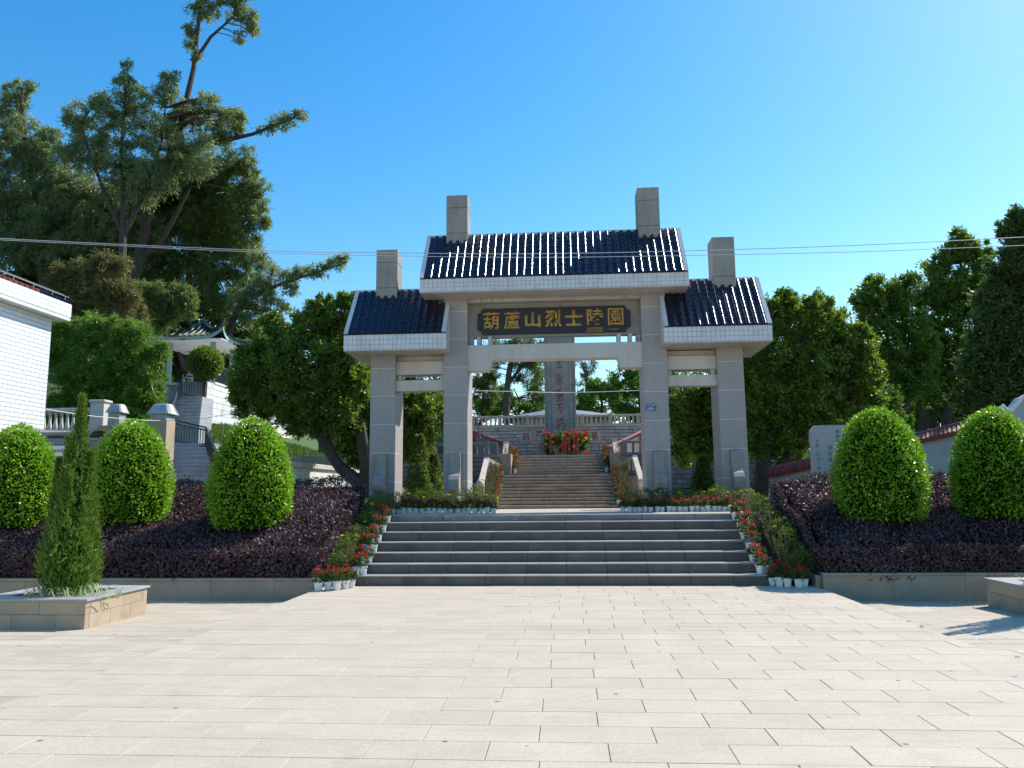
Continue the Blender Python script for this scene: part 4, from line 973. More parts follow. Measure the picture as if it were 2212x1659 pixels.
# ---- clipped topiaries
def bullet(u, v, H, Rm):
    z = v; r_ = np.where(z < .32, .80+.20*np.sin(z/.32*math.pi/2), np.sqrt(np.clip(1-((z-.32)/.68)**1.7, 0, 1)))
    return r_*Rm
def make_topiary(H, Rm, n):
    k = int(n*2.2); v = NR.uniform(0, 1, k); rr = bullet(None, v, H, Rm); keep = NR.uniform(0, 1, k) < (rr/Rm*.86+.14); v = v[keep][:n]; rr = rr[keep][:n]; m_ = len(v)
    a = NR.uniform(0, 2*math.pi, m_); lump = 1+.02*np.sin(a*3+v*7+H)+.02*np.sin(a*7-v*11)+.022*np.sin(a*13+v*23)+.03*np.sin(v*17)*np.sin(a*5)
    dep = NR.uniform(-.11, .03, m_)+np.where(NR.uniform(0, 1, m_) < .05, NR.uniform(0, .09, m_), 0); r_ = rr*lump+dep
    P = np.stack([r_*np.cos(a), r_*np.sin(a), v*H+NR.normal(0, .015, m_)], 1)
    e = .02; dr = (bullet(None, np.clip(v+e, 0, 1), H, Rm)-bullet(None, np.clip(v-e, 0, 1), H, Rm))/(2*e*H)
    N = np.stack([np.cos(a), np.sin(a), -dr], 1); N /= np.linalg.norm(N, axis=1, keepdims=True)
    D = N*.75+NR.normal(size=(m_, 3))*.5+np.array([0, 0, .2])
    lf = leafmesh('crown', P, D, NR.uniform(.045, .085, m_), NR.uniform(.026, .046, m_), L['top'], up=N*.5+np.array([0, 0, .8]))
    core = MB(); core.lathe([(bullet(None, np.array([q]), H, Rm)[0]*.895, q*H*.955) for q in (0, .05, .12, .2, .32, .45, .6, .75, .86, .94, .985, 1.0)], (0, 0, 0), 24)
    cm = core.mesh('crown_shade_core', L['core'], smooth=True)
    tk = MB(); tk.tube([(0, 0, -1.1), (.02, 0, -.4), (0, 0, .5)], [.07, .06, .05], 8); tm = tk.mesh('trunk', M['bark'], smooth=True)
    return lf, cm, tm
tops = [make_topiary(2.1, .79, 12000), make_topiary(2.1, .79, 12000)]
TL = [((45, 922), 15.3, .98, 'dome topiary next to the white building, half behind the cypress planter'), ((290, 912), 15.3, .97, 'bright green dome topiary between the cypress and the stairs railing'), ((548, 908), 15.3, 1.02, 'bright green dome topiary growing below the banyan'),
      ((1890, 886), 15.4, 1.0, 'dome topiary standing just before the stone stele'), ((2140, 886), 15.4, .97, 'dome topiary in front of the curved ornamental gable')]
for i, ((px, py), Y, s, lab) in enumerate(TL):
    p = at(px, py, Y); lf, cm, tm = tops[i % 2]; zb_ = p[2]-2.08*s
    t = thing('topiary', lab, 'topiary', (p[0], Y, zb_), 'clipped dome topiaries in the purple hedge beds', rz=i*1.3)
    for nm, me in (('crown', lf), ('crown_shade_core', cm), ('trunk', tm)):
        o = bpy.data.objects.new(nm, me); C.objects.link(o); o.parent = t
    t.scale = (s*rnd.uniform(.97, 1.03), s*rnd.uniform(.97, 1.03), s)
# round clipped bush by the pavilion
p = at(444, 784, 36.5); rr = 36*36.5/FPX
t = thing('round_bush', 'round clipped dark bush above the whitewashed wall', 'bush', (p[0], 36.5, p[2]-rr))
v = NR.normal(size=(5200, 3)); v /= np.linalg.norm(v, axis=1, keepdims=True)
leafobj('crown', p+v*rr*NR.uniform(.88, 1.04, (5200, 1)), v*.6+NR.normal(size=(5200, 3))*.5, .12, .06, L['ban'], t)
mb = MB(); mb.lathe([(.001, -rr*.9), (rr*.6, -rr*.68), (rr*.9, 0), (rr*.6, rr*.68), (.001, rr*.9)], p, 16); mb.build('crown_shade_core', L['core'], t, smooth=True)
mb = MB(); mb.tube([(p[0], 36.5, p[2]-rr*2.4), p], .08, 6); mb.build('trunk', M['bark'], t)
# ---- purple hedges on the sloping beds
def hedge_top(y, x):
    f_ = .68+(y-14.25)*.415 if y > 14.25 else .68-(14.25-y)*.5
    return min(f_, 1.93)
def hedge(name, label, x0, x1, edge, seed):
    t = thing(name, label, 'hedge', ((x0+x1)/2, 15.7, .2))
    f = lambda x, y: (.68+(y-14.25)*.415 if True else 0)
    n = 62000
    W_ = x1-x0
    # areas: top, front face, inner side face
    nt_, nf, ns_ = int(n*.74), int(n*.17), int(n*.09)
    def hz(y): return np.minimum(.66+(y-14.2)*.42, 1.90)
    x = NR.uniform(x0, x1, nt_); y = NR.uniform(14.12, 17.35, nt_)
    b = .05*np.sin(x*2.1+seed)+.04*np.sin(y*3.3+x*1.1)+.03*np.sin(x*5.3-y*2.7)
    de = np.minimum(np.abs(x-edge), 9); rd = -.22*np.clip(1-de/.3, 0, 1)**2-.10*np.clip(1-(y-14.12)/.22, 0, 1)**2
    P1 = np.stack([x, y, hz(y)+b+rd+NR.normal(0, .035, nt_)], 1); N1 = np.broadcast_to(np.array([0, -.35, .93]), P1.shape)
    x = NR.uniform(x0, x1, nf); z = NR.uniform(.14, .68, nf); P2 = np.stack([x, 14.10+.03*np.sin(x*3+z*5)+NR.normal(0, .03, nf), z+.03*np.sin(x*2.1)], 1); N2 = np.broadcast_to(np.array([0, -1., .1]), P2.shape)
    sg = 1 if edge == x1 else -1
    y = NR.uniform(14.12, 17.35, ns_); q = NR.uniform(0, 1, ns_); zb_ = np.maximum(.12, .10+(y-14.27)*.32); zt_ = hz(y)-.05
    P3 = np.stack([edge+sg*(-.02+.05*np.sin(y*4)+NR.normal(0, .03, ns_)), y, zb_+(zt_-zb_)*q], 1); N3 = np.broadcast_to(np.array([sg*1., 0, .2]), P3.shape)
    P = np.concatenate([P1, P2, P3]); N = np.concatenate([N1, N2, N3]); D = N*.5+NR.normal(size=P.shape)*.7+np.array([0, 0, .2])
    # stray shoots
    leafobj('foliage', P, D, .062, .034, L['hedge'], t, up=N)
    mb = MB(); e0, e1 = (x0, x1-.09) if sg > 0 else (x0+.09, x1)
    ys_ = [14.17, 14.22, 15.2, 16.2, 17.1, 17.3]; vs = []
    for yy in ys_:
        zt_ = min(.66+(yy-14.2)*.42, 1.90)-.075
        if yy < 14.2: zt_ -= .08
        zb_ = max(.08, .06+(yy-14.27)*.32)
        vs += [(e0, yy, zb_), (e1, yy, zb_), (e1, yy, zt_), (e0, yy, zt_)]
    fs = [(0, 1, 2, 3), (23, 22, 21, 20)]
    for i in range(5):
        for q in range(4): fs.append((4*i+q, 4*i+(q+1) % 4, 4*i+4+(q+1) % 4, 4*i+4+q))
    mb.add(vs, fs); mb.build('hedge_shade_core', L['coreh'], t)
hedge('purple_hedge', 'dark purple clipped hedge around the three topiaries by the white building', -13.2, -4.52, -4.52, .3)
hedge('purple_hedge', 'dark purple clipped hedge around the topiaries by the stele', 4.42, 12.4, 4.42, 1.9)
# ---- planters with cypresses
def planter(label, x0, x1, y0, y1, zt):
    zb = side_z((y0+y1)/2)-.12
    t = thing('stone_planter', label, 'planter', ((x0+x1)/2, (y0+y1)/2, zb+.1)); zm = (zb+zt)/2+.06; th = .1
    for (a, b, ax) in (((x0, y0), (x1, y0), 'x'), ((x0, y1), (x1, y1), 'x'), ((x0, y0), (x0, y1), 'y'), ((x1, y0), (x1, y1), 'y')):
        for j, (za, zc) in enumerate(((zb, zm), (zm, zt-.035))):
            cuts = [.0, .36, .74, 1.0] if j == 0 else [.0, .22, .6, 1.0]
            for c0, c1 in zip(cuts, cuts[1:]):
                if ax == 'x':
                    xa, xb = x0+(x1-x0)*c0, x0+(x1-x0)*c1; ya, yb = (y0, y0+th) if a[1] == y0 else (y1-th, y1)
                    boxpiece('granite_panel', M['planter'], xa+.002, xb-.002, ya, yb, za+.002, zc-.002, t, .003)
                else:
                    ya, yb = y0+th+(y1-y0-2*th)*c0, y0+th+(y1-y0-2*th)*c1; xa, xb = (x0, x0+th) if a[0] == x0 else (x1-th, x1)
                    boxpiece('granite_panel', M['planter'], xa, xb, ya+.002, yb-.002, za+.002, zc-.002, t, .003)
    cw = .30
    for (xa, xb, ya, yb) in ((x0-.03, x1+.03, y0-.03, y0+cw), (x0-.03, x1+.03, y1-cw, y1+.03), (x0-.03, x0+cw, y0+cw+.003, y1-cw-.003), (x1-cw, x1+.03, y0+cw+.003, y1-cw-.003)):
        boxpiece('cap_slab', M['capstone'], xa, xb, ya, yb, zt-.033, zt, t, .004)
    mb = MB(); mb.box(x0+.1, x1-.1, y0+.1, y1-.1, zb, zt-.06); mb.build('soil', M['soil'], t)
PZ = .265
planter('granite planter box holding the tall slim cypress', -8.25, -6.6, 10.5, 12.08, PZ)
planter('granite planter box at the edge of the plaza below the stele', 6.68, 8.3, 11.7, 13.28, .235)
def spider(name, label, c, n, rad):
    t = thing(name, label, 'plant', c); mb = MB()
    for i in range(n):
        a = rnd.uniform(0, 6.28); r0 = rad*math.sqrt(rnd.random()); bx, by = c[0]+r0*math.cos(a)*1.5, c[1]+r0*math.sin(a)*.75
        q = rnd.uniform(0, 6.28); l = rnd.uniform(.14, .30); hh = rnd.uniform(.08, .2); wv = rnd.uniform(.006, .011); vs = []
        for j in range(5):
            s = j/4; x = bx+math.cos(q)*l*s; y = by+math.sin(q)*l*s; z = c[2]+hh*(math.sin(s*2.3))*1.1; ww = wv*(1-s*.85)
            vs += [(x-math.sin(q)*ww, y+math.cos(q)*ww, z), (x+math.sin(q)*ww, y-math.cos(q)*ww, z)]
        mb.add(vs, [(2*j, 2*j+1, 2*j+3, 2*j+2) for j in range(4)])
    mb.build('blades', L['spid'], t)
spider('variegated_grass', 'clump of pale striped grass at the foot of the cypress', (-7.15, 10.98, PZ-.06), 230, .48)
spider('variegated_grass', 'clump of pale striped grass in the planter below the stele', (7.3, 12.35, .18), 150, .4)
def cypress(label, x, y, z, H, Rm, n, seed):
    t = thing('cypress', label, 'tree', (x, y, z)); P = []; D = []
    sp = []
    for i in range(9):                       # several upright spires
        a = i*2.4; r0 = 0 if i == 0 else Rm*rnd.uniform(.25, .62); h0 = H if i == 0 else H*rnd.uniform(.45, .82); sp.append((r0*math.cos(a), r0*math.sin(a), h0, Rm*(.62 if i == 0 else rnd.uniform(.33, .5))))
    for (cx, cy, h0, rr) in sp:
        m_ = int(n*h0*rr/(H*Rm*3.0)); v = NR.uniform(0, 1, m_)**1.15; pr = np.where(v < .18, .55+.45*v/.18, np.clip(1-((v-.18)/.82)**.82, .035, 1)); a = NR.uniform(0, 6.28, m_)
        r_ = rr*pr*NR.uniform(.5, 1.12, m_)*(1+.24*np.sin(a*4+v*19+cx*30)+.12*np.sin(a*9-v*31))
        lean = v[:, None]*np.array([[cx*.25, cy*.25, 0]])
        p = np.stack([cx*.8+r_*np.cos(a), cy*.8+r_*np.sin(a), .08+v*h0], 1)+lean; P.append(p+np.array([x, y, z])); D.append(np.stack([.55*np.cos(a), .55*np.sin(a), np.ones(m_)*1.0], 1)+NR.normal(size=(m_, 3))*.35)
    leafobj('foliage', np.concatenate(P), np.concatenate(D), .085, .020, L['cyp'], t)
    mb = MB(); mb.tube([(x, y, z-.1), (x, y, z+.6), (x+.01, y, z+H*.8)], [.04, .03, .008], 7); mb.build('trunk', M['bark'], t)
    mb = MB(); mb.lathe([(Rm*.3, .12), (Rm*.45, .26*H), (Rm*.27, .45*H), (Rm*.08, .65*H), (.01, .78*H)], (x, y, z), 10); mb.build('foliage_shade_core', L['core'], t, smooth=True)
cypress('slim green cypress with pointed tip in the granite planter', -7.27, 11.15, PZ-.06, 2.86, .52, 26000, 1)
cypress('cypress in the planter at the edge of the plaza near the stele', 7.55, 12.4, .18, 3.9, .46, 15000, 2)
# ---- potted red cockscombs, marigolds, spikes: prototypes share meshes
def plume(P, D, c, h, r_, n):
    v = NR.uniform(0, 1, n); a = NR.uniform(0, 6.28, n); rr = r_*np.sin(np.clip(v*.9+.1, 0, 1)*math.pi)**.7
    P.append(np.stack([c[0]+rr*np.cos(a)*.7, c[1]+rr*np.sin(a)*.7, c[2]+v*h], 1)); D.append(np.stack([np.cos(a)*.8, np.sin(a)*.8, np.ones(n)*.8], 1))
def pot_meshes(seed, tall):
    pr = [(.055, 0), (.058, .004), (.074, .128), (.082, .130), (.084, .150), (.078, .152), (.074, .148), (.07, .128), (.001, .126)]
    pm = MB().lathe(pr, (0, 0, 0), 14).mesh('pot', M['pot'], smooth=True)
    P = []; D = []; n = 130
    a = NR.uniform(0, 6.28, n); h = NR.uniform(.12, .30+.06*tall, n); rr = NR.uniform(.01, .07, n)
    lf = leafmesh('leaves', np.stack([rr*np.cos(a), rr*np.sin(a), h], 1), np.stack([np.cos(a), np.sin(a), NR.uniform(-.2, .8, n)], 1), .085, .026, L['potleaf'])
    for i in range((2, 5, 3, 4, 3)[seed]):
        q = i*2.4+seed; r0 = .0 if i == 0 else rnd.uniform(.03, .085); plume(P, D, (r0*math.cos(q), r0*math.sin(q), rnd.uniform(.20, .30)+.05*tall), rnd.uniform(.05, .10), rnd.uniform(.018, .030), 34)
    fl = leafmesh('blossoms', np.concatenate(P), np.concatenate(D), .03, .017, L['red'])
    return [('pot', pm), ('leaves', lf), ('blossoms', fl)]
POTS = [pot_meshes(i, i % 2) for i in range(5)]
def put(parts, name, label, cat, loc, group, s=1.0, rz=None):
    t = thing(name, label, cat, loc, group, rz=rnd.uniform(0, 6.28) if rz is None else rz)
    t.scale = (s, s, s*rnd.uniform(.92, 1.1)); t.rotation_euler[0] = rnd.uniform(-.05, .05); t.rotation_euler[1] = rnd.uniform(-.05, .05)
    for nm, me in parts:
        o = bpy.data.objects.new(nm, me); C.objects.link(o); o.parent = t
        if nm != 'pot': o['kind'] = 'stuff'
    return t
ORD = ['first', 'second', 'third', 'fourth', 'fifth', 'sixth', 'top']
def pot(label, group, x, y, z, s=1.0): return put(rnd.choice(POTS), 'potted_flower', label, 'potted flower', (x, y, z), group, s*rnd.uniform(.93, 1.07))
for px, py in ((688, 1276), (709, 1274.7), (727, 1274.7), (745.6, 1272), (759, 1270)):
    p = atz(px, py, 0); pot('red cockscomb in white pot on the plaza at the hedge corner, white building side', 'pots on the plaza, white building side', p[0], p[1], 0)
for px, py in ((1670, 1265), (1685, 1267), (1702, 1268), (1726, 1269), (1737, 1267.5)):
    p = atz(px, py, 0); pot('red cockscomb in white pot on the plaza at the hedge corner, stele side', 'pots on the plaza, stele side', p[0], p[1], 0)
for k in range(6):
    z = (k+1)*RZ; y = Y0+k*TR+.13
    for sx, side in ((SX0+.10, 'white building side'), (SX1-.10, 'stele side')):
        for i in range(2):
            pot('red cockscomb in white pot on the %s step up, %s' % (ORD[k], side), 'pots on the %s step, %s' % (ORD[k], side), sx+(.17*i-.07)*(1 if sx > 0 else -1)+rnd.uniform(-.02, .02), y+.10*i, z+.001, .95)
yp = 19.2
for side, xa, xb, n in (('white building side', at(822, 1110, yp)[0], at(1066, 1106, yp)[0], 20), ('stele side', at(1346, 1105, yp)[0], at(1592, 1103, yp)[0], 21)):
    for i in range(n):
        x = xa+(xb-xa)*i/(n-1)+rnd.uniform(-.02, .02); y = yp+rnd.uniform(-.05, .05)
        pot('red cockscomb in white pot in the front row before the gate columns, %s' % side, 'front pot row before the gate, %s' % side, x, y, fz(y), .88)
for F, n_, nm in ((F1, NR1, 'lower flight'), (F2, NR2, 'upper flight')):
    for k in range(n_):
        for sx, side in ((F['xa']+.12, 'pavilion side'), (F['xb']-.12, 'stele side')):
            pot('small red potted flower lining the %s of the upper stairs, %s' % (nm, side), 'pots along the %s, %s' % (nm, side), sx, F['y']+k*F['t']+.15, F['z']+(k+1)*F['r'], 1.15)
def mari_mesh(seed, yel=9):
    n = 620; v = NR.normal(size=(n, 3)); v /= np.linalg.norm(v, axis=1, keepdims=True); v *= NR.uniform(.4, 1, (n, 1))**.5; c = np.array([0, 0, .26])
    lf = leafmesh('leaves', c+v*np.array([.21, .21, .24]), v*.7+NR.normal(size=(n, 3))*.5+np.array([0, 0, .3]), .06, .017, L['mari'])
    P = []; D = []
    for i in range(yel):
        q = NR.normal(size=3); q[2] = abs(q[2])+.5; q /= np.linalg.norm(q); cc = c+q*np.array([.2, .2, .25]); m_ = 26; w_ = NR.normal(size=(m_, 3)); w_ /= np.linalg.norm(w_, axis=1, keepdims=True); w_[:, 2] = abs(w_[:, 2])*.6
        P.append(cc+w_*.016); D.append(w_+np.array([0, 0, .3]))
    fl = leafmesh('blossoms', np.concatenate(P), np.concatenate(D), .026, .018, L['yel'])
    st = MB()
    for i in range(5): st.tube([(0, 0, -.02), (.06*math.cos(i*1.3), .06*math.sin(i*1.3), .25)], .006, 4)
    return [('leaves', lf), ('blossoms', fl), ('stems', st.mesh('stems', M['bark']))]
def spike_mesh(seed):
    st = MB(); P = []; D = []
    for i in range(14):
        a = rnd.uniform(0, 6.28); l = rnd.uniform(.28, .55); r0 = rnd.uniform(.02, .13); tip = np.array([(r0+.1)*math.cos(a), (r0+.1)*math.sin(a), l]); b = np.array([r0*.4*math.cos(a), r0*.4*math.sin(a), 0]); st.tube([b, tip], .004, 3, False)
        m_ = 30; q = NR.uniform(.35, 1.0, m_)[:, None]; P.append(b+(tip-b)*q+NR.normal(size=(m_, 3))*.012); D.append(NR.normal(size=(m_, 3))*.7+np.array([0, 0, .8]))
    lf = leafmesh('spikes', np.concatenate(P), np.concatenate(D), .042, .012, L['dry'])
    return [('stems', st.mesh('stems', M['culm'])), ('spikes', lf)]
MAR = [mari_mesh(i, y) for i, y in enumerate((4, 1, 7))]; SPK = [spike_mesh(i) for i in range(3)]
for k in range(8):
    y = 14.45+k*.43; zs = max(0.0, bed_z(y)-.02)
    for sgn, xe, xi, side in ((-1, -4.46, SX0, 'white building side'), (1, 4.34, SX1, 'stele side')):
        lv = ORD[min(6, k)]
        put(MAR[k % 3] if sgn < 0 else MAR[1], 'marigold_plant', 'leafy marigold beside the %s step, %s' % (lv, side), 'marigold', (xe-sgn*.18, y, zs), 'marigolds beside the %s step, %s' % (lv, side), rnd.uniform(.95, 1.2))
        put(SPK[k % 3], 'spike_plant', 'dry brown flower spikes beside the %s step, %s' % (lv, side), 'plant', (xe-sgn*.36, y+.12, zs), 'dry spikes beside the %s step, %s' % (lv, side), rnd.uniform(.9, 1.15))
for side, xa, xb in (('white building side', -4.75, -1.95), ('stele side', 1.6, 4.45)):
    for i in range(9):
        x = xa+(xb-xa)*i/8; y = 19.75+rnd.uniform(-.06, .1)
        put(MAR[i % 3], 'marigold_plant', 'marigold bush with yellow blooms at the gate column feet, %s' % side, 'marigold', (x, y+.15, fz(y)), 'marigolds at the column feet, %s' % side, rnd.uniform(1.0, 1.3))
    for i in range(9):
        x = xa+(xb-xa)*(i+.4)/8.6; y = 19.45+rnd.uniform(-.04, .04)
        put(SPK[i % 3], 'spike_plant', 'dry flower spikes behind the front pot row, %s' % side, 'plant', (x, y, fz(y)), 'dry spikes behind the front pots, %s' % side, rnd.uniform(.75, 1.0))
for sx, side in ((F1['xa']-.22, 'pavilion side'), (F1['xb']+.22, 'stele side')):
    for k in range(7):
        put(SPK[k % 3], 'spike_plant', 'dry flower spikes along the upper stairs, %s' % side, 'plant', (sx, YS+.3+k*.45, ZS+.15+k*.195), 'dry spikes along the upper stairs, %s' % side, 1.5)
for sx, side in ((F2['xa']-.25, 'pavilion side'), (F2['xb']+.25, 'stele side')):
    for k in range(4):
        put(SPK[k % 3], 'spike_plant', 'dry flower spikes beside the top flight, %s' % side, 'plant', (sx, Y2+.3+k*.5, 2.45+k*.24), 'dry spikes beside the top flight, %s' % side, 1.5)
# ---- flower arrangement at the obelisk
YF = 39.2; t = thing('flower_arrangement', 'big arrangement of wreaths with red ribbons at the obelisk foot', 'flowers', (-.02, YF, ZT))
P, D, CC = blobs_to_leaves([(1205, 965, 30, 22), (1245, 962, 28, 22), (1190, 950, 16, 14), (1258, 948, 16, 14), (1225, 950, 20, 14)], YF, .9, 1.5, 6); leafobj('foliage', P, D, .14, .05, L['dark'], t)
P = []; D = []
for px, py in ((1183, 938), (1188, 946), (1224, 938), (1226, 946), (1241, 936), (1244, 944), (1264, 938), (1262, 945), (1213, 965), (1212, 975), (1268, 982), (1235, 960), (1200, 948), (1222, 962)):
    c = at(px, py, YF-.45); plume(P, D, c-np.array([0, 0, .1]), .26, .09, 60)
leafobj('red_blossoms', np.concatenate(P), np.concatenate(D), .10, .06, L['red'], t)
P = []; D = []
for px, py in ((1260, 955), (1266, 950), (1180, 962), (1195, 958), (1240, 968), (1250, 952), (1230, 972), (1215, 950)):
    c = at(px, py, YF-.6); plume(P, D, c, .1, .06, 20)
leafobj('yellow_blossoms', np.concatenate(P), np.concatenate(D), .07, .05, L['yel'], t)
mb = MB()
for px in (1170, 1186, 1213, 1219, 1226, 1238, 1244): a, b = at(px, 945 if px > 1175 else 957, YF-.62), at(px+1, 980, YF-.62); mb.obox(b, (.09, 0, 0), (0, .01, 0), (a-b)+np.array([.02, 0, 0]))
mb.build('ribbons', M['redrail'], t)
# ================================================================ TREES
tree('banyan', 'dense banyan with leaning trunk between the topiary and the gate', 24.2,
  [(600,745,62,50),(680,705,58,45),(740,680,45,40),(560,800,62,60),(640,790,70,70),(720,770,60,70),(770,720,40,50),(550,860,50,45),(610,880,60,50),(680,880,65,55),(745,870,55,65),(668,908,48,34),(742,935,38,34),(790,860,45,80,.6),(700,665,34,26),(752,650,28,22),(535,830,35,45),(585,700,30,24),(780,960,40,50,.8)],
  [([(790,1075),(772,1040),(735,1010),(700,960),(660,880),(640,800)], .26, .08), ([(790,1075),(790,1000),(780,920),(740,820),(720,720)], .24, .06), ([(735,1010),(700,940),(640,920),(580,860)], .14, .04), ([(785,990),(760,880),(690,760)], .12, .03)],
  L['ban'], k=.9, lpx=8.5, asp=.48, clump=2.4, spread=.45)
tree('banyan', 'smaller banyan foliage filling the gate side bay by the pavilion', 25.6,
  [(880,890,48,46),(930,900,45,50),(890,960,40,50),(860,860,30,30)], [([(915,1090),(912,1010),(900,930),(895,880)], .13, .04)], L['ban'], k=.9, lpx=8.5, asp=.48, clump=1.5)
tree('banyan', 'dense banyan beside the gate on the stele side', 24.6,
  [(1665,690,46,44),(1730,690,55,44),(1790,710,55,45),(1845,750,48,50),(1690,770,62,62),(1770,790,68,62),(1840,820,55,52),(1700,860,68,58),(1780,880,64,52),(1650,860,50,70),(1660,940,55,55),(1720,930,60,40),(1870,800,34,50),(1690,650,30,22),(1760,660,32,22),(1865,870,40,30),(1630,780,35,60)],
  [([(1640,1085),(1648,1010),(1660,950),(1680,880),(1700,780)], .28, .08), ([(1655,1050),(1700,990),(1745,930),(1790,850)], .2, .06), ([(1660,960),(1640,880),(1660,760)], .12, .03)],
  L['ban'], k=.9, lpx=8.5, asp=.48, clump=2.4, spread=.45)
tree('banyan', 'shaded banyan foliage filling the gate side bay by the stele', 26.2,
  [(1490,880,45,55),(1540,880,45,60),(1500,960,50,50),(1550,970,40,50),(1470,900,30,60)], [([(1520,1085),(1515,1010),(1505,930),(1500,880)], .15, .05)], L['ban'], k=.9, lpx=8.5, asp=.48, clump=1.5)
for lab, px, py, Y, h in (('small juniper shrub between the gate columns, pavilion side', 905, 1075, 22.8, 2.2), ('small leafy shrub between the gate columns, stele side', 1520, 1070, 22.8, 1.45), ('second juniper shrub beside the gate column, pavilion side', 935, 1075, 23.3, 1.65)):
    b = at(px, py, Y); b[2] = fz(Y)-.05; n = 4200; v = NR.uniform(0, 1, n); a = NR.uniform(0, 6.28, n); rr = .42*np.clip(1.05-v, .05, 1)**.7*NR.uniform(.5, 1.05, n)*(1+.2*np.sin(a*3+v*9))
    t = thing('shrub', lab, 'shrub', tuple(b)); leafobj('foliage', b+np.stack([rr*np.cos(a), rr*np.sin(a), .1+v*h], 1), np.stack([np.cos(a), np.sin(a), np.ones(n)*.6], 1)+NR.normal(size=(n, 3))*.4, .10, .04, L['dark'], t)
    mb = MB(); mb.tube([b, b+np.array([0, 0, h*.8])], [.04, .01], 6); mb.build('trunk', M['bark'], t)
# left hill: tall trees
EU = dict(lm=L['euc'], lpx=10, asp=.2, droop=.7, spread=.40)
tree('eucalyptus', 'tall eucalyptus with a bare leaning trunk rising above the grove', 46,
  [(440,20,38,26),(490,14,40,26),(530,35,30,28),(450,-30,60,30),(520,-30,50,30),(415,62,18,22),(412,95,14,16),(425,120,12,14),(545,62,16,22),(515,80,14,14),(612,262,34,18),(645,250,16,16),(575,280,20,12),(400,235,36,26),(450,265,46,26),(500,265,32,30),(370,270,40,30),(470,300,40,24)],
  [([(270,700),(300,560),(318,470),(345,400),(375,335),(400,228),(418,150),(425,90),(432,20),(445,-40)], .34, .07), ([(372,345),(430,318),(500,300),(545,290),(600,268),(650,246)], .22, .04), ([(422,130),(455,80),(500,40),(530,10)], .13, .03), ([(350,400),(362,340),(372,290),(380,250)], .18, .04), ([(300,560),(350,520),(410,405),(450,400),(480,405)], .2, .04)], k=.50, clump=3.2, twigs=.35, **EU)
tree('eucalyptus', 'broad feathery eucalyptus in the middle of the hillside grove', 44,
  [(170,250,34,42),(180,320,60,60),(240,250,52,46),(272,185,30,34),(275,140,11,18),(300,215,40,36),(360,205,34,34),(358,165,14,18),(378,168,12,16),(330,290,62,52),(420,330,66,50),(250,340,62,52),(445,230,34,36),(500,250,30,26),(300,390,80,56),(215,215,26,26)],
  [([(250,760),(262,600),(268,450),(262,330),(272,200)], .34, .05), ([(262,500),(220,400),(190,320),(170,250)], .16, .03), ([(262,520),(320,400),(350,300),(360,210)], .16, .03)], k=.46, clump=3.2, twigs=.3, **EU)
tree('casuarina', 'drooping green tree at the edge of the grove above the pavilion', 50,
  [(520,350,46,46),(545,420,42,48),(560,480,26,26),(500,440,56,50),(450,380,60,46),(430,470,70,52),(520,530,52,46),(450,560,62,46),(390,540,60,50),(480,610,56,46),(420,640,56,44),(530,590,34,34),(350,470,60,56),(360,620,44,40),(330,560,50,50),(500,660,40,30),(350,684,20,44,-9.5),(376,660,22,40,-9.5),(326,650,26,44,-9.5),(402,640,20,34,-9.5),(418,668,10,20,-9.5),(300,640,26,36,-9.5),(362,630,26,30,-9.5)],
  [([(400,800),(405,680),(410,560),(430,460),(480,400),(520,350)], .32, .06), ([(410,560),(470,520),(540,480)], .14, .03), ([(408,620),(450,610),(500,600)], .12, .03)], L['cas'], k=.6, lpx=12, asp=.14, droop=1.0, clump=2.6, twigs=.3, spread=.45)
tree('eucalyptus', 'dense leafy eucalyptus above the white building', 48,
  [(40,195,32,26),(68,185,16,14),(30,235,42,36),(55,300,62,52),(10,330,60,60),(110,350,56,56),(60,400,80,60),(150,420,70,56),(20,470,70,60),(110,490,80,60),(200,430,70,60),(230,490,80,60),(50,540,80,50),(160,560,90,50),(270,450,60,60),(300,520,70,60),(-40,420,60,90),(110,300,30,30)],
  [([(90,800),(95,640),(85,480),(60,330),(45,215)], .34, .05), ([(95,640),(150,500),(180,420)], .18, .04), ([(92,600),(40,480),(15,360)], .16, .04), ([(100,700),(200,580),(260,470)], .16, .04)], k=.52, clump=3.0, twigs=.2, **EU)
tree('eucalyptus', 'low leaning eucalyptus branch reaching out behind the pavilion', 47.5,
  [(575,590,30,40),(560,555,20,20),(620,600,26,24),(650,590,26,18),(690,580,28,18),(730,568,26,18),(745,556,12,12),(560,640,40,30),(600,665,36,22),(540,680,36,30),(590,700,26,20),(630,625,16,14),(520,640,30,30)],
  [([(470,800),(500,700),(520,655),(570,628),(620,608),(680,590),(750,566)], .26, .03), ([(520,655),(560,600),(570,560)], .1, .03), ([(515,665),(560,670),(600,680)], .09, .03)], k=.46, clump=3.2, twigs=.4, **EU)
def bamboo(name, label, Y, blobs, culms, lm, k=.5, lpx=13, cat='bamboo'):
    tree(name, label, Y, blobs, culms, lm, k=k, lpx=lpx, asp=.17, droop=.55, clump=1.8, bark='culm', twigs=.5, cat=cat)
bamboo('bamboo', 'yellowing dry bamboo clump behind the white building roof', 36,
  [(140,610,36,36),(170,590,30,24),(215,580,44,34),(240,630,50,44),(180,655,46,36),(285,660,36,40),(130,660,34,36),(260,580,30,26),(215,690,50,30)],
  [([(200,900),(195,760),(180,640),(150,590)], .05, .02), ([(230,900),(235,760),(240,640),(225,570)], .05, .02), ([(250,900),(265,760),(290,640)], .05, .02)], L['bamdry'], k=.62, lpx=12)
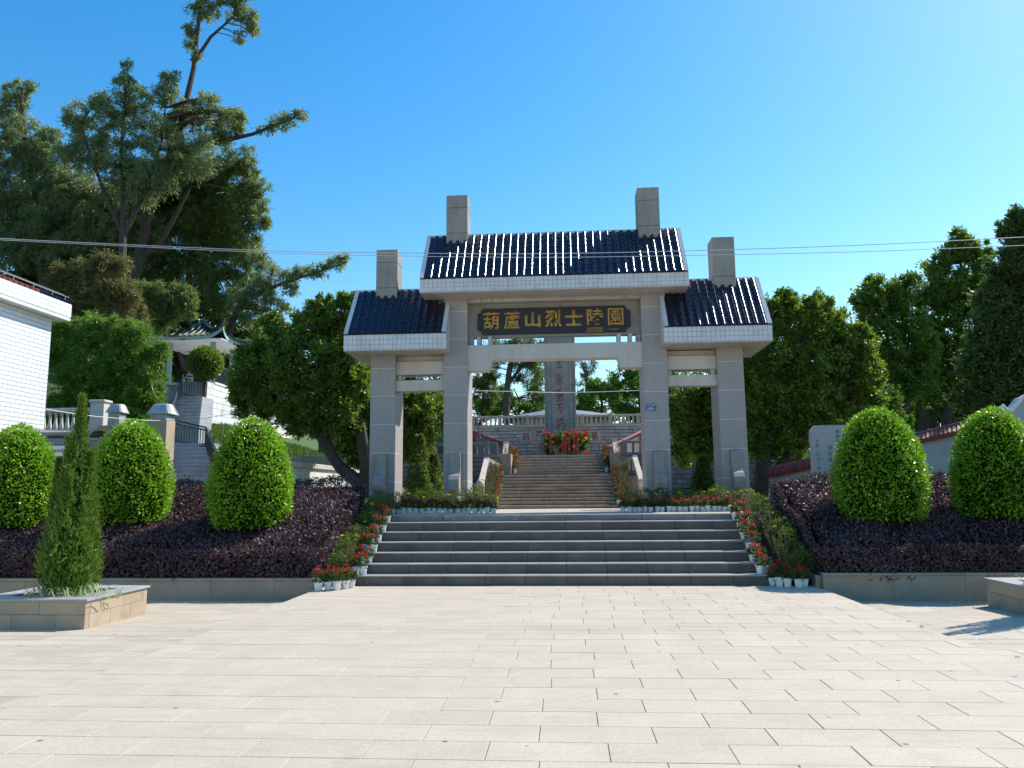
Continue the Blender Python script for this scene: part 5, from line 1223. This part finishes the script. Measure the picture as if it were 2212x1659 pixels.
bamboo('bamboo', 'bright green bamboo thicket between the white building and pavilion', 32,
  [(140,720,36,30),(190,715,46,34),(250,715,46,36),(300,735,36,40),(130,770,40,40),(190,780,56,46),(260,790,56,50),(315,790,36,44),(150,840,46,46),(220,850,60,46),(290,860,46,46),(320,840,28,40),(130,900,40,40),(200,910,60,40),(280,915,36,40),(345,760,16,22)],
  [([(200,960),(195,860),(185,760),(170,700)], .05, .02), ([(240,960),(245,860),(255,760),(250,700)], .05, .02), ([(280,960),(295,860),(315,760)], .05, .02)], L['bam'], k=.9, lpx=12)
# dark undergrowth closing the hillside behind
def mass(name, label, Y, blobs, lm, k, lpx):
    P, D, CC = blobs_to_leaves(blobs, Y, k, 1.0, lpx, .3); c = at(blobs[0][0], blobs[0][1], Y)
    o = leafobj(name, P, D, lpx*Y/FPX, lpx*Y/FPX*.4, lm, None, loc=(c[0], Y, hill(c[0], Y))); stuff(o); o['label'] = label; return o
mass('undergrowth', 'dark undergrowth on the hillside below the grove', 52, [(60,640,90,60),(180,640,90,70),(300,640,90,70),(420,690,80,60),(520,740,70,50),(330,750,80,60),(60,760,80,80),(450,790,70,40),(600,780,60,60),(380,420,120,90),(240,500,120,90),(100,500,120,100),(480,500,60,90)], L['dark'], .34, 15)
# right side trees
BR = dict(lm=L['ban'], lpx=9, asp=.42, clump=2.4, spread=.5)
tree('broadleaf_tree', 'loose broadleaf tree with thin dark trunks behind the stele wall', 32,
  [(1870,640,34,26),(1900,625,36,28),(1960,612,30,22),(1895,670,46,32),(1940,650,30,32),(1960,690,36,36),(1900,720,44,34),(1930,770,40,36),(1880,770,36,34),(1985,750,40,40),(1920,830,44,36),(1985,820,40,40),(1855,650,14,14),(1870,850,34,40)],
  [([(1955,1000),(1960,900),(1950,800),(1955,700),(1945,640)], .2, .04), ([(1952,830),(1920,740),(1900,660)], .1, .03), ([(1955,760),(1975,700),(1965,630)], .08, .02)], k=.5, **BR)
tree('broadleaf_tree', 'taller broadleaf tree crossing the power lines behind the garden wall', 33.5,
  [(2078,515,22,22),(2060,545,32,28),(2030,575,32,30),(2095,560,30,30),(2120,545,28,22),(2040,620,42,36),(2090,620,36,40),(2010,650,36,34),(2060,680,46,40),(2110,660,36,40),(2010,720,40,40),(2070,750,46,40),(2020,790,44,40),(2080,820,46,36),(2005,840,36,36),(2130,600,26,30)],
  [([(2035,1000),(2045,900),(2060,780),(2075,660),(2075,540)], .24, .04), ([(2055,800),(2030,700),(2020,620)], .12, .03), ([(2068,700),(2100,620),(2115,560)], .1, .03), ([(2100,1000),(2095,900),(2080,800)], .18, .1)], k=.52, **BR)
tree('broadleaf_tree', 'big dark tree overhanging the ornamental gable', 26,
  [(2195,470,26,22),(2180,500,24,22),(2205,540,40,40),(2160,575,30,24),(2200,620,56,50),(2150,650,40,40),(2180,700,66,56),(2230,580,50,60),(2140,730,46,40),(2200,780,66,56),(2130,800,46,40),(2160,850,50,36),(2230,700,60,80),(2090,860,40,30),(2225,850,50,40),(2250,500,50,50)],
  [([(2235,1010),(2232,900),(2215,780),(2205,640),(2195,500)], .3, .05), ([(2225,850),(2170,740),(2150,640)], .14, .04)], L['dark'], k=.7, lpx=9.5, asp=.40, clump=2.2, spread=.55)
tree('broadleaf_tree', 'young leafy tree behind the stele topiary', 27.5,
  [(1905,870,40,30),(1890,905,34,26),(1930,900,30,26)], [([(1900,1040),(1905,960),(1905,880)], .07, .03)], L['cyp'], k=.5, lpx=9, asp=.45, clump=1.3)
for px, Y in ((1990, 37), (2018, 38), (2060, 37), (2100, 36), (1985, 41), (2130, 38), (1945, 40)):
    a, b, c = at(px, 960, Y), at(px+rnd.uniform(-14, 14), 880, Y), at(px+rnd.uniform(-30, 30), 800, Y); t = thing('shade_tree', 'bare shaded tree trunk in the dark grove beyond the garden wall', 'tree', tuple(a), 'shaded trunks beyond the garden wall')
    mb = MB(); mb.tube([a-np.array([0, 0, 1.5]), a, b, c], [.3, .24, .2, .12], 8); mb.build('trunk', M['bark'], t, smooth=True)
    P, D, CC = blobs_to_leaves([(px, 790, 46, 40), (px+20, 840, 36, 26), (px-24, 830, 34, 26)], Y, .4, 1.2, 11); leafobj('crown', P, D, .26, .1, L['dark'], t)
mass('undergrowth', 'green undergrowth beyond the garden wall', 44, [(1700,980,50,30),(1720,1000,40,30),(1760,900,60,60),(1990,900,60,30),(2080,890,60,30),(1880,930,60,40),(1900,860,70,60),(2160,880,60,40),(2040,840,80,50)], L['bam'], .28, 12)
tree('shrub', 'sunlit bamboo shrub between the banyan trunk and the stele', 27, [(1715,985,34,24),(1725,960,22,20),(1700,1000,26,20),(1738,990,20,20)], [([(1720,1045),(1718,1000),(1716,970)], .03, .01)], L['bam'], k=.55, lpx=8, asp=.22, clump=1.4, cat='shrub')
# behind the monument
PN = dict(lm=L['dark'], lpx=9, asp=.16, droop=.5, clump=1.6, bark='barkred')
tree('pine_tree', 'pine with reddish trunk seen through the gate', 56,
  [(1075,745,30,18),(1110,742,34,16),(1150,748,34,20),(1060,790,26,20),(1085,770,28,20),(1130,780,30,24),(1155,800,22,30),(1120,820,22,16),(1150,770,28,20),(1165,850,16,26)],
  [([(1093,915),(1095,850),(1100,800),(1108,760),(1115,720)], .28, .12), ([(1098,830),(1120,800),(1150,770)], .16, .05)], k=.5, **PN)
tree('pine_tree', 'darker pine close beside the obelisk', 60,
  [(1160,770,20,24),(1165,810,18,28),(1150,840,20,24),(1170,860,14,20),(1140,745,24,16),(1130,870,18,14)], [([(1152,915),(1155,860),(1158,800),(1150,740)], .3, .1), ([(1145,910),(1125,870),(1110,840)], .1, .04)], k=.5, **PN)
tree('pine_tree', 'feathery pine beyond the obelisk against the sky', 58,
  [(1265,800,16,16),(1275,790,14,16),(1262,825,18,16),(1250,860,18,18),(1280,840,16,18),(1248,770,10,18)], [([(1265,915),(1266,860),(1268,800)], .2, .05)], k=.42, **PN)
tree('juniper', 'dark twisted juniper on the upper terrace, pavilion side', 45.5,
  [(1048,800,20,22),(1040,830,20,20),(1055,845,20,20),(1036,870,16,22),(1050,880,18,16),(1035,905,12,20),(1065,820,16,16),(1030,930,10,20)], [([(1035,985),(1037,930),(1042,870),(1048,810)], .13, .05)], L['dark'], k=.75, lpx=7, asp=.3, clump=1.5)
tree('broadleaf_tree', 'lush sunlit tree leaning over the back wall, stele side', 48,
  [(1372,800,18,26),(1365,835,26,26),(1340,815,20,20),(1375,875,22,30),(1355,890,24,24),(1370,915,20,24),(1330,845,24,20),(1378,940,16,16)], [([(1392,990),(1390,920),(1380,850),(1372,800)], .2, .06)], L['cyp'], k=.6, lpx=8, asp=.4, clump=1.4)
tree('broadleaf_tree', 'bright green bushy tree beyond the tomb', 57,
  [(1300,850,28,22),(1270,870,26,18),(1320,870,24,20),(1285,835,18,12),(1250,880,18,16),(1310,830,16,14),(1340,870,20,24)], [([(1300,930),(1300,890),(1300,850)], .15, .06)], L['bam'], k=.55, lpx=8, asp=.4, clump=1.4)
tree('broadleaf_tree', 'low green tree beyond the tomb, pavilion side', 57,
  [(1080,880,26,18),(1120,885,26,16),(1055,885,18,18),(1100,865,20,14),(1150,890,20,14)], [([(1095,930),(1095,900),(1090,875)], .13, .06)], L['cyp'], k=.55, lpx=8, asp=.4, clump=1.4)
mass('far_wood', 'far wooded hill line behind the memorial', 78, [(950,840,90,60),(1060,870,60,24),(1180,880,60,18),(1300,872,60,26),(1420,850,70,50),(1540,840,80,60),(860,860,70,50),(780,900,60,60),(1650,880,80,50),(1780,880,90,60),(1900,870,80,60),(700,860,70,60)], L['dark'], .4, 9)
# two leaning bamboo props at the juniper
for i, (a, b, lab) in enumerate((((1028, 903), (1049, 990), 'leaning thin prop pole under the juniper, outer one'), ((1036, 895), (1056, 988), 'leaning thin prop pole under the juniper, inner one'))):
    A, B = at(*b, 36), at(*a, 44.5); mb = MB(); mb.tube([A, B], .035, 6); tag(mb.build('prop_pole', M['bark'], None, loc=tuple(A)), lab, 'pole')
# grass on the slope
n = 26000; y = NR.uniform(26, 40, n); x = NR.uniform(-19, -8.4, n); z = np.array([hill(a, b)+.10*math.sin(a*1.7)*math.sin(b*1.3)*sst((b-24)/8) for a, b in zip(x, y)])
g = leafobj('slope_grass', np.stack([x, y, z-.02], 1), NR.normal(size=(n, 3))*.5+np.array([0, 0, 1.1]), .22, .05, L['grassb'], None, loc=(-12, 32, 3)); stuff(g)
# ================================================================ WIRES
def wire(label, pts, r_, m=M['wire'], steps_=14):
    P3 = [np.array(at(*p)) for p in pts]; mb = MB(); out = []
    for i in range(len(P3)-1):
        p0, p1, p2, p3 = P3[max(0, i-1)], P3[i], P3[i+1], P3[min(len(P3)-1, i+2)]
        for k in range(steps_):
            t = k/steps_; out.append(.5*((2*p1)+(-p0+p2)*t+(2*p0-5*p1+4*p2-p3)*t*t+(-p0+3*p1-3*p2+p3)*t**3))
    out.append(P3[-1]); mb.tube(out, r_, 5); return tag(mb.build('power_line', m, None, loc=tuple(P3[0])), label, 'wire')
wire('upper of the two grey power lines strung across the gate roof', [(-400, 492, 13), (0, 515, 13), (560, 541, 13), (810, 546, 13), (1150, 548, 13), (1480, 542, 13), (1850, 530, 13), (2212, 512, 13), (2600, 490, 13)], .007)
wire('lower of the two grey power lines strung across the gate roof', [(-400, 496, 13.25), (0, 518, 13.25), (560, 545, 13.25), (810, 552, 13.25), (1150, 556, 13.25), (1480, 552, 13.25), (1850, 544, 13.25), (2212, 530, 13.25), (2600, 514, 13.25)], .006)
wire('thin pale cable from the white building to the capped pier', [(98, 884, 18.7), (200, 899, 22), (300, 907, 24.5), (350, 909, 25.9)], .012, M['white'])
wire('thin dark cable from the capped pier towards the banyan', [(350, 909, 25.9), (430, 905, 25), (520, 890, 23)], .008)
wire('thin pale cable crossing behind the gate columns', [(975, 843, 24), (1120, 846, 25), (1230, 848, 26), (1400, 843, 27)], .012, M['white'])

# dry leaves lying on the paving along the border joint
LM = leafmat('dry_leaf', (.16, .10, .05), (.24, .16, .09), .8, .1, .2)
for px, py, lab in ((1963, 1343, 'dry curled leaf on the border joint, nearest the bed wall'), (1992, 1354, 'dry curled leaf lying just off the border joint'), (2196, 1400, 'pale dry leaf lying on the side paving')):
    p = atz(px, py, 0); p[2] = side_z(p[1])+.004 if p[0] > XR else .004; mb = MB(); vs = []
    for i in range(5):
        for j in (-1, 0, 1): vs.append((p[0]+(i/4-.5)*.05, p[1]+j*.014*math.sin(math.pi*(i+.35)/4.7), p[2]+.005*abs(j)+.003*math.sin(i*1.3)+.003))
    mb.add(vs, [(3*i+j, 3*i+j+1, 3*i+j+4, 3*i+j+3) for i in range(4) for j in range(2)]); tag(mb.build('fallen_leaf', LM, None, loc=tuple(p)), lab, 'leaf')

# the grove goes on beyond the right edge of the picture
mass('far_wood', 'wooded slope continuing past the ornamental gable', 46, [(2240, 860, 90, 70), (2360, 840, 90, 90), (2480, 850, 90, 80), (2600, 850, 100, 80), (2300, 740, 80, 90), (2440, 740, 90, 80), (2560, 760, 80, 80), (2330, 930, 120, 40), (2540, 930, 120, 40)], L['dark'], .3, 13)
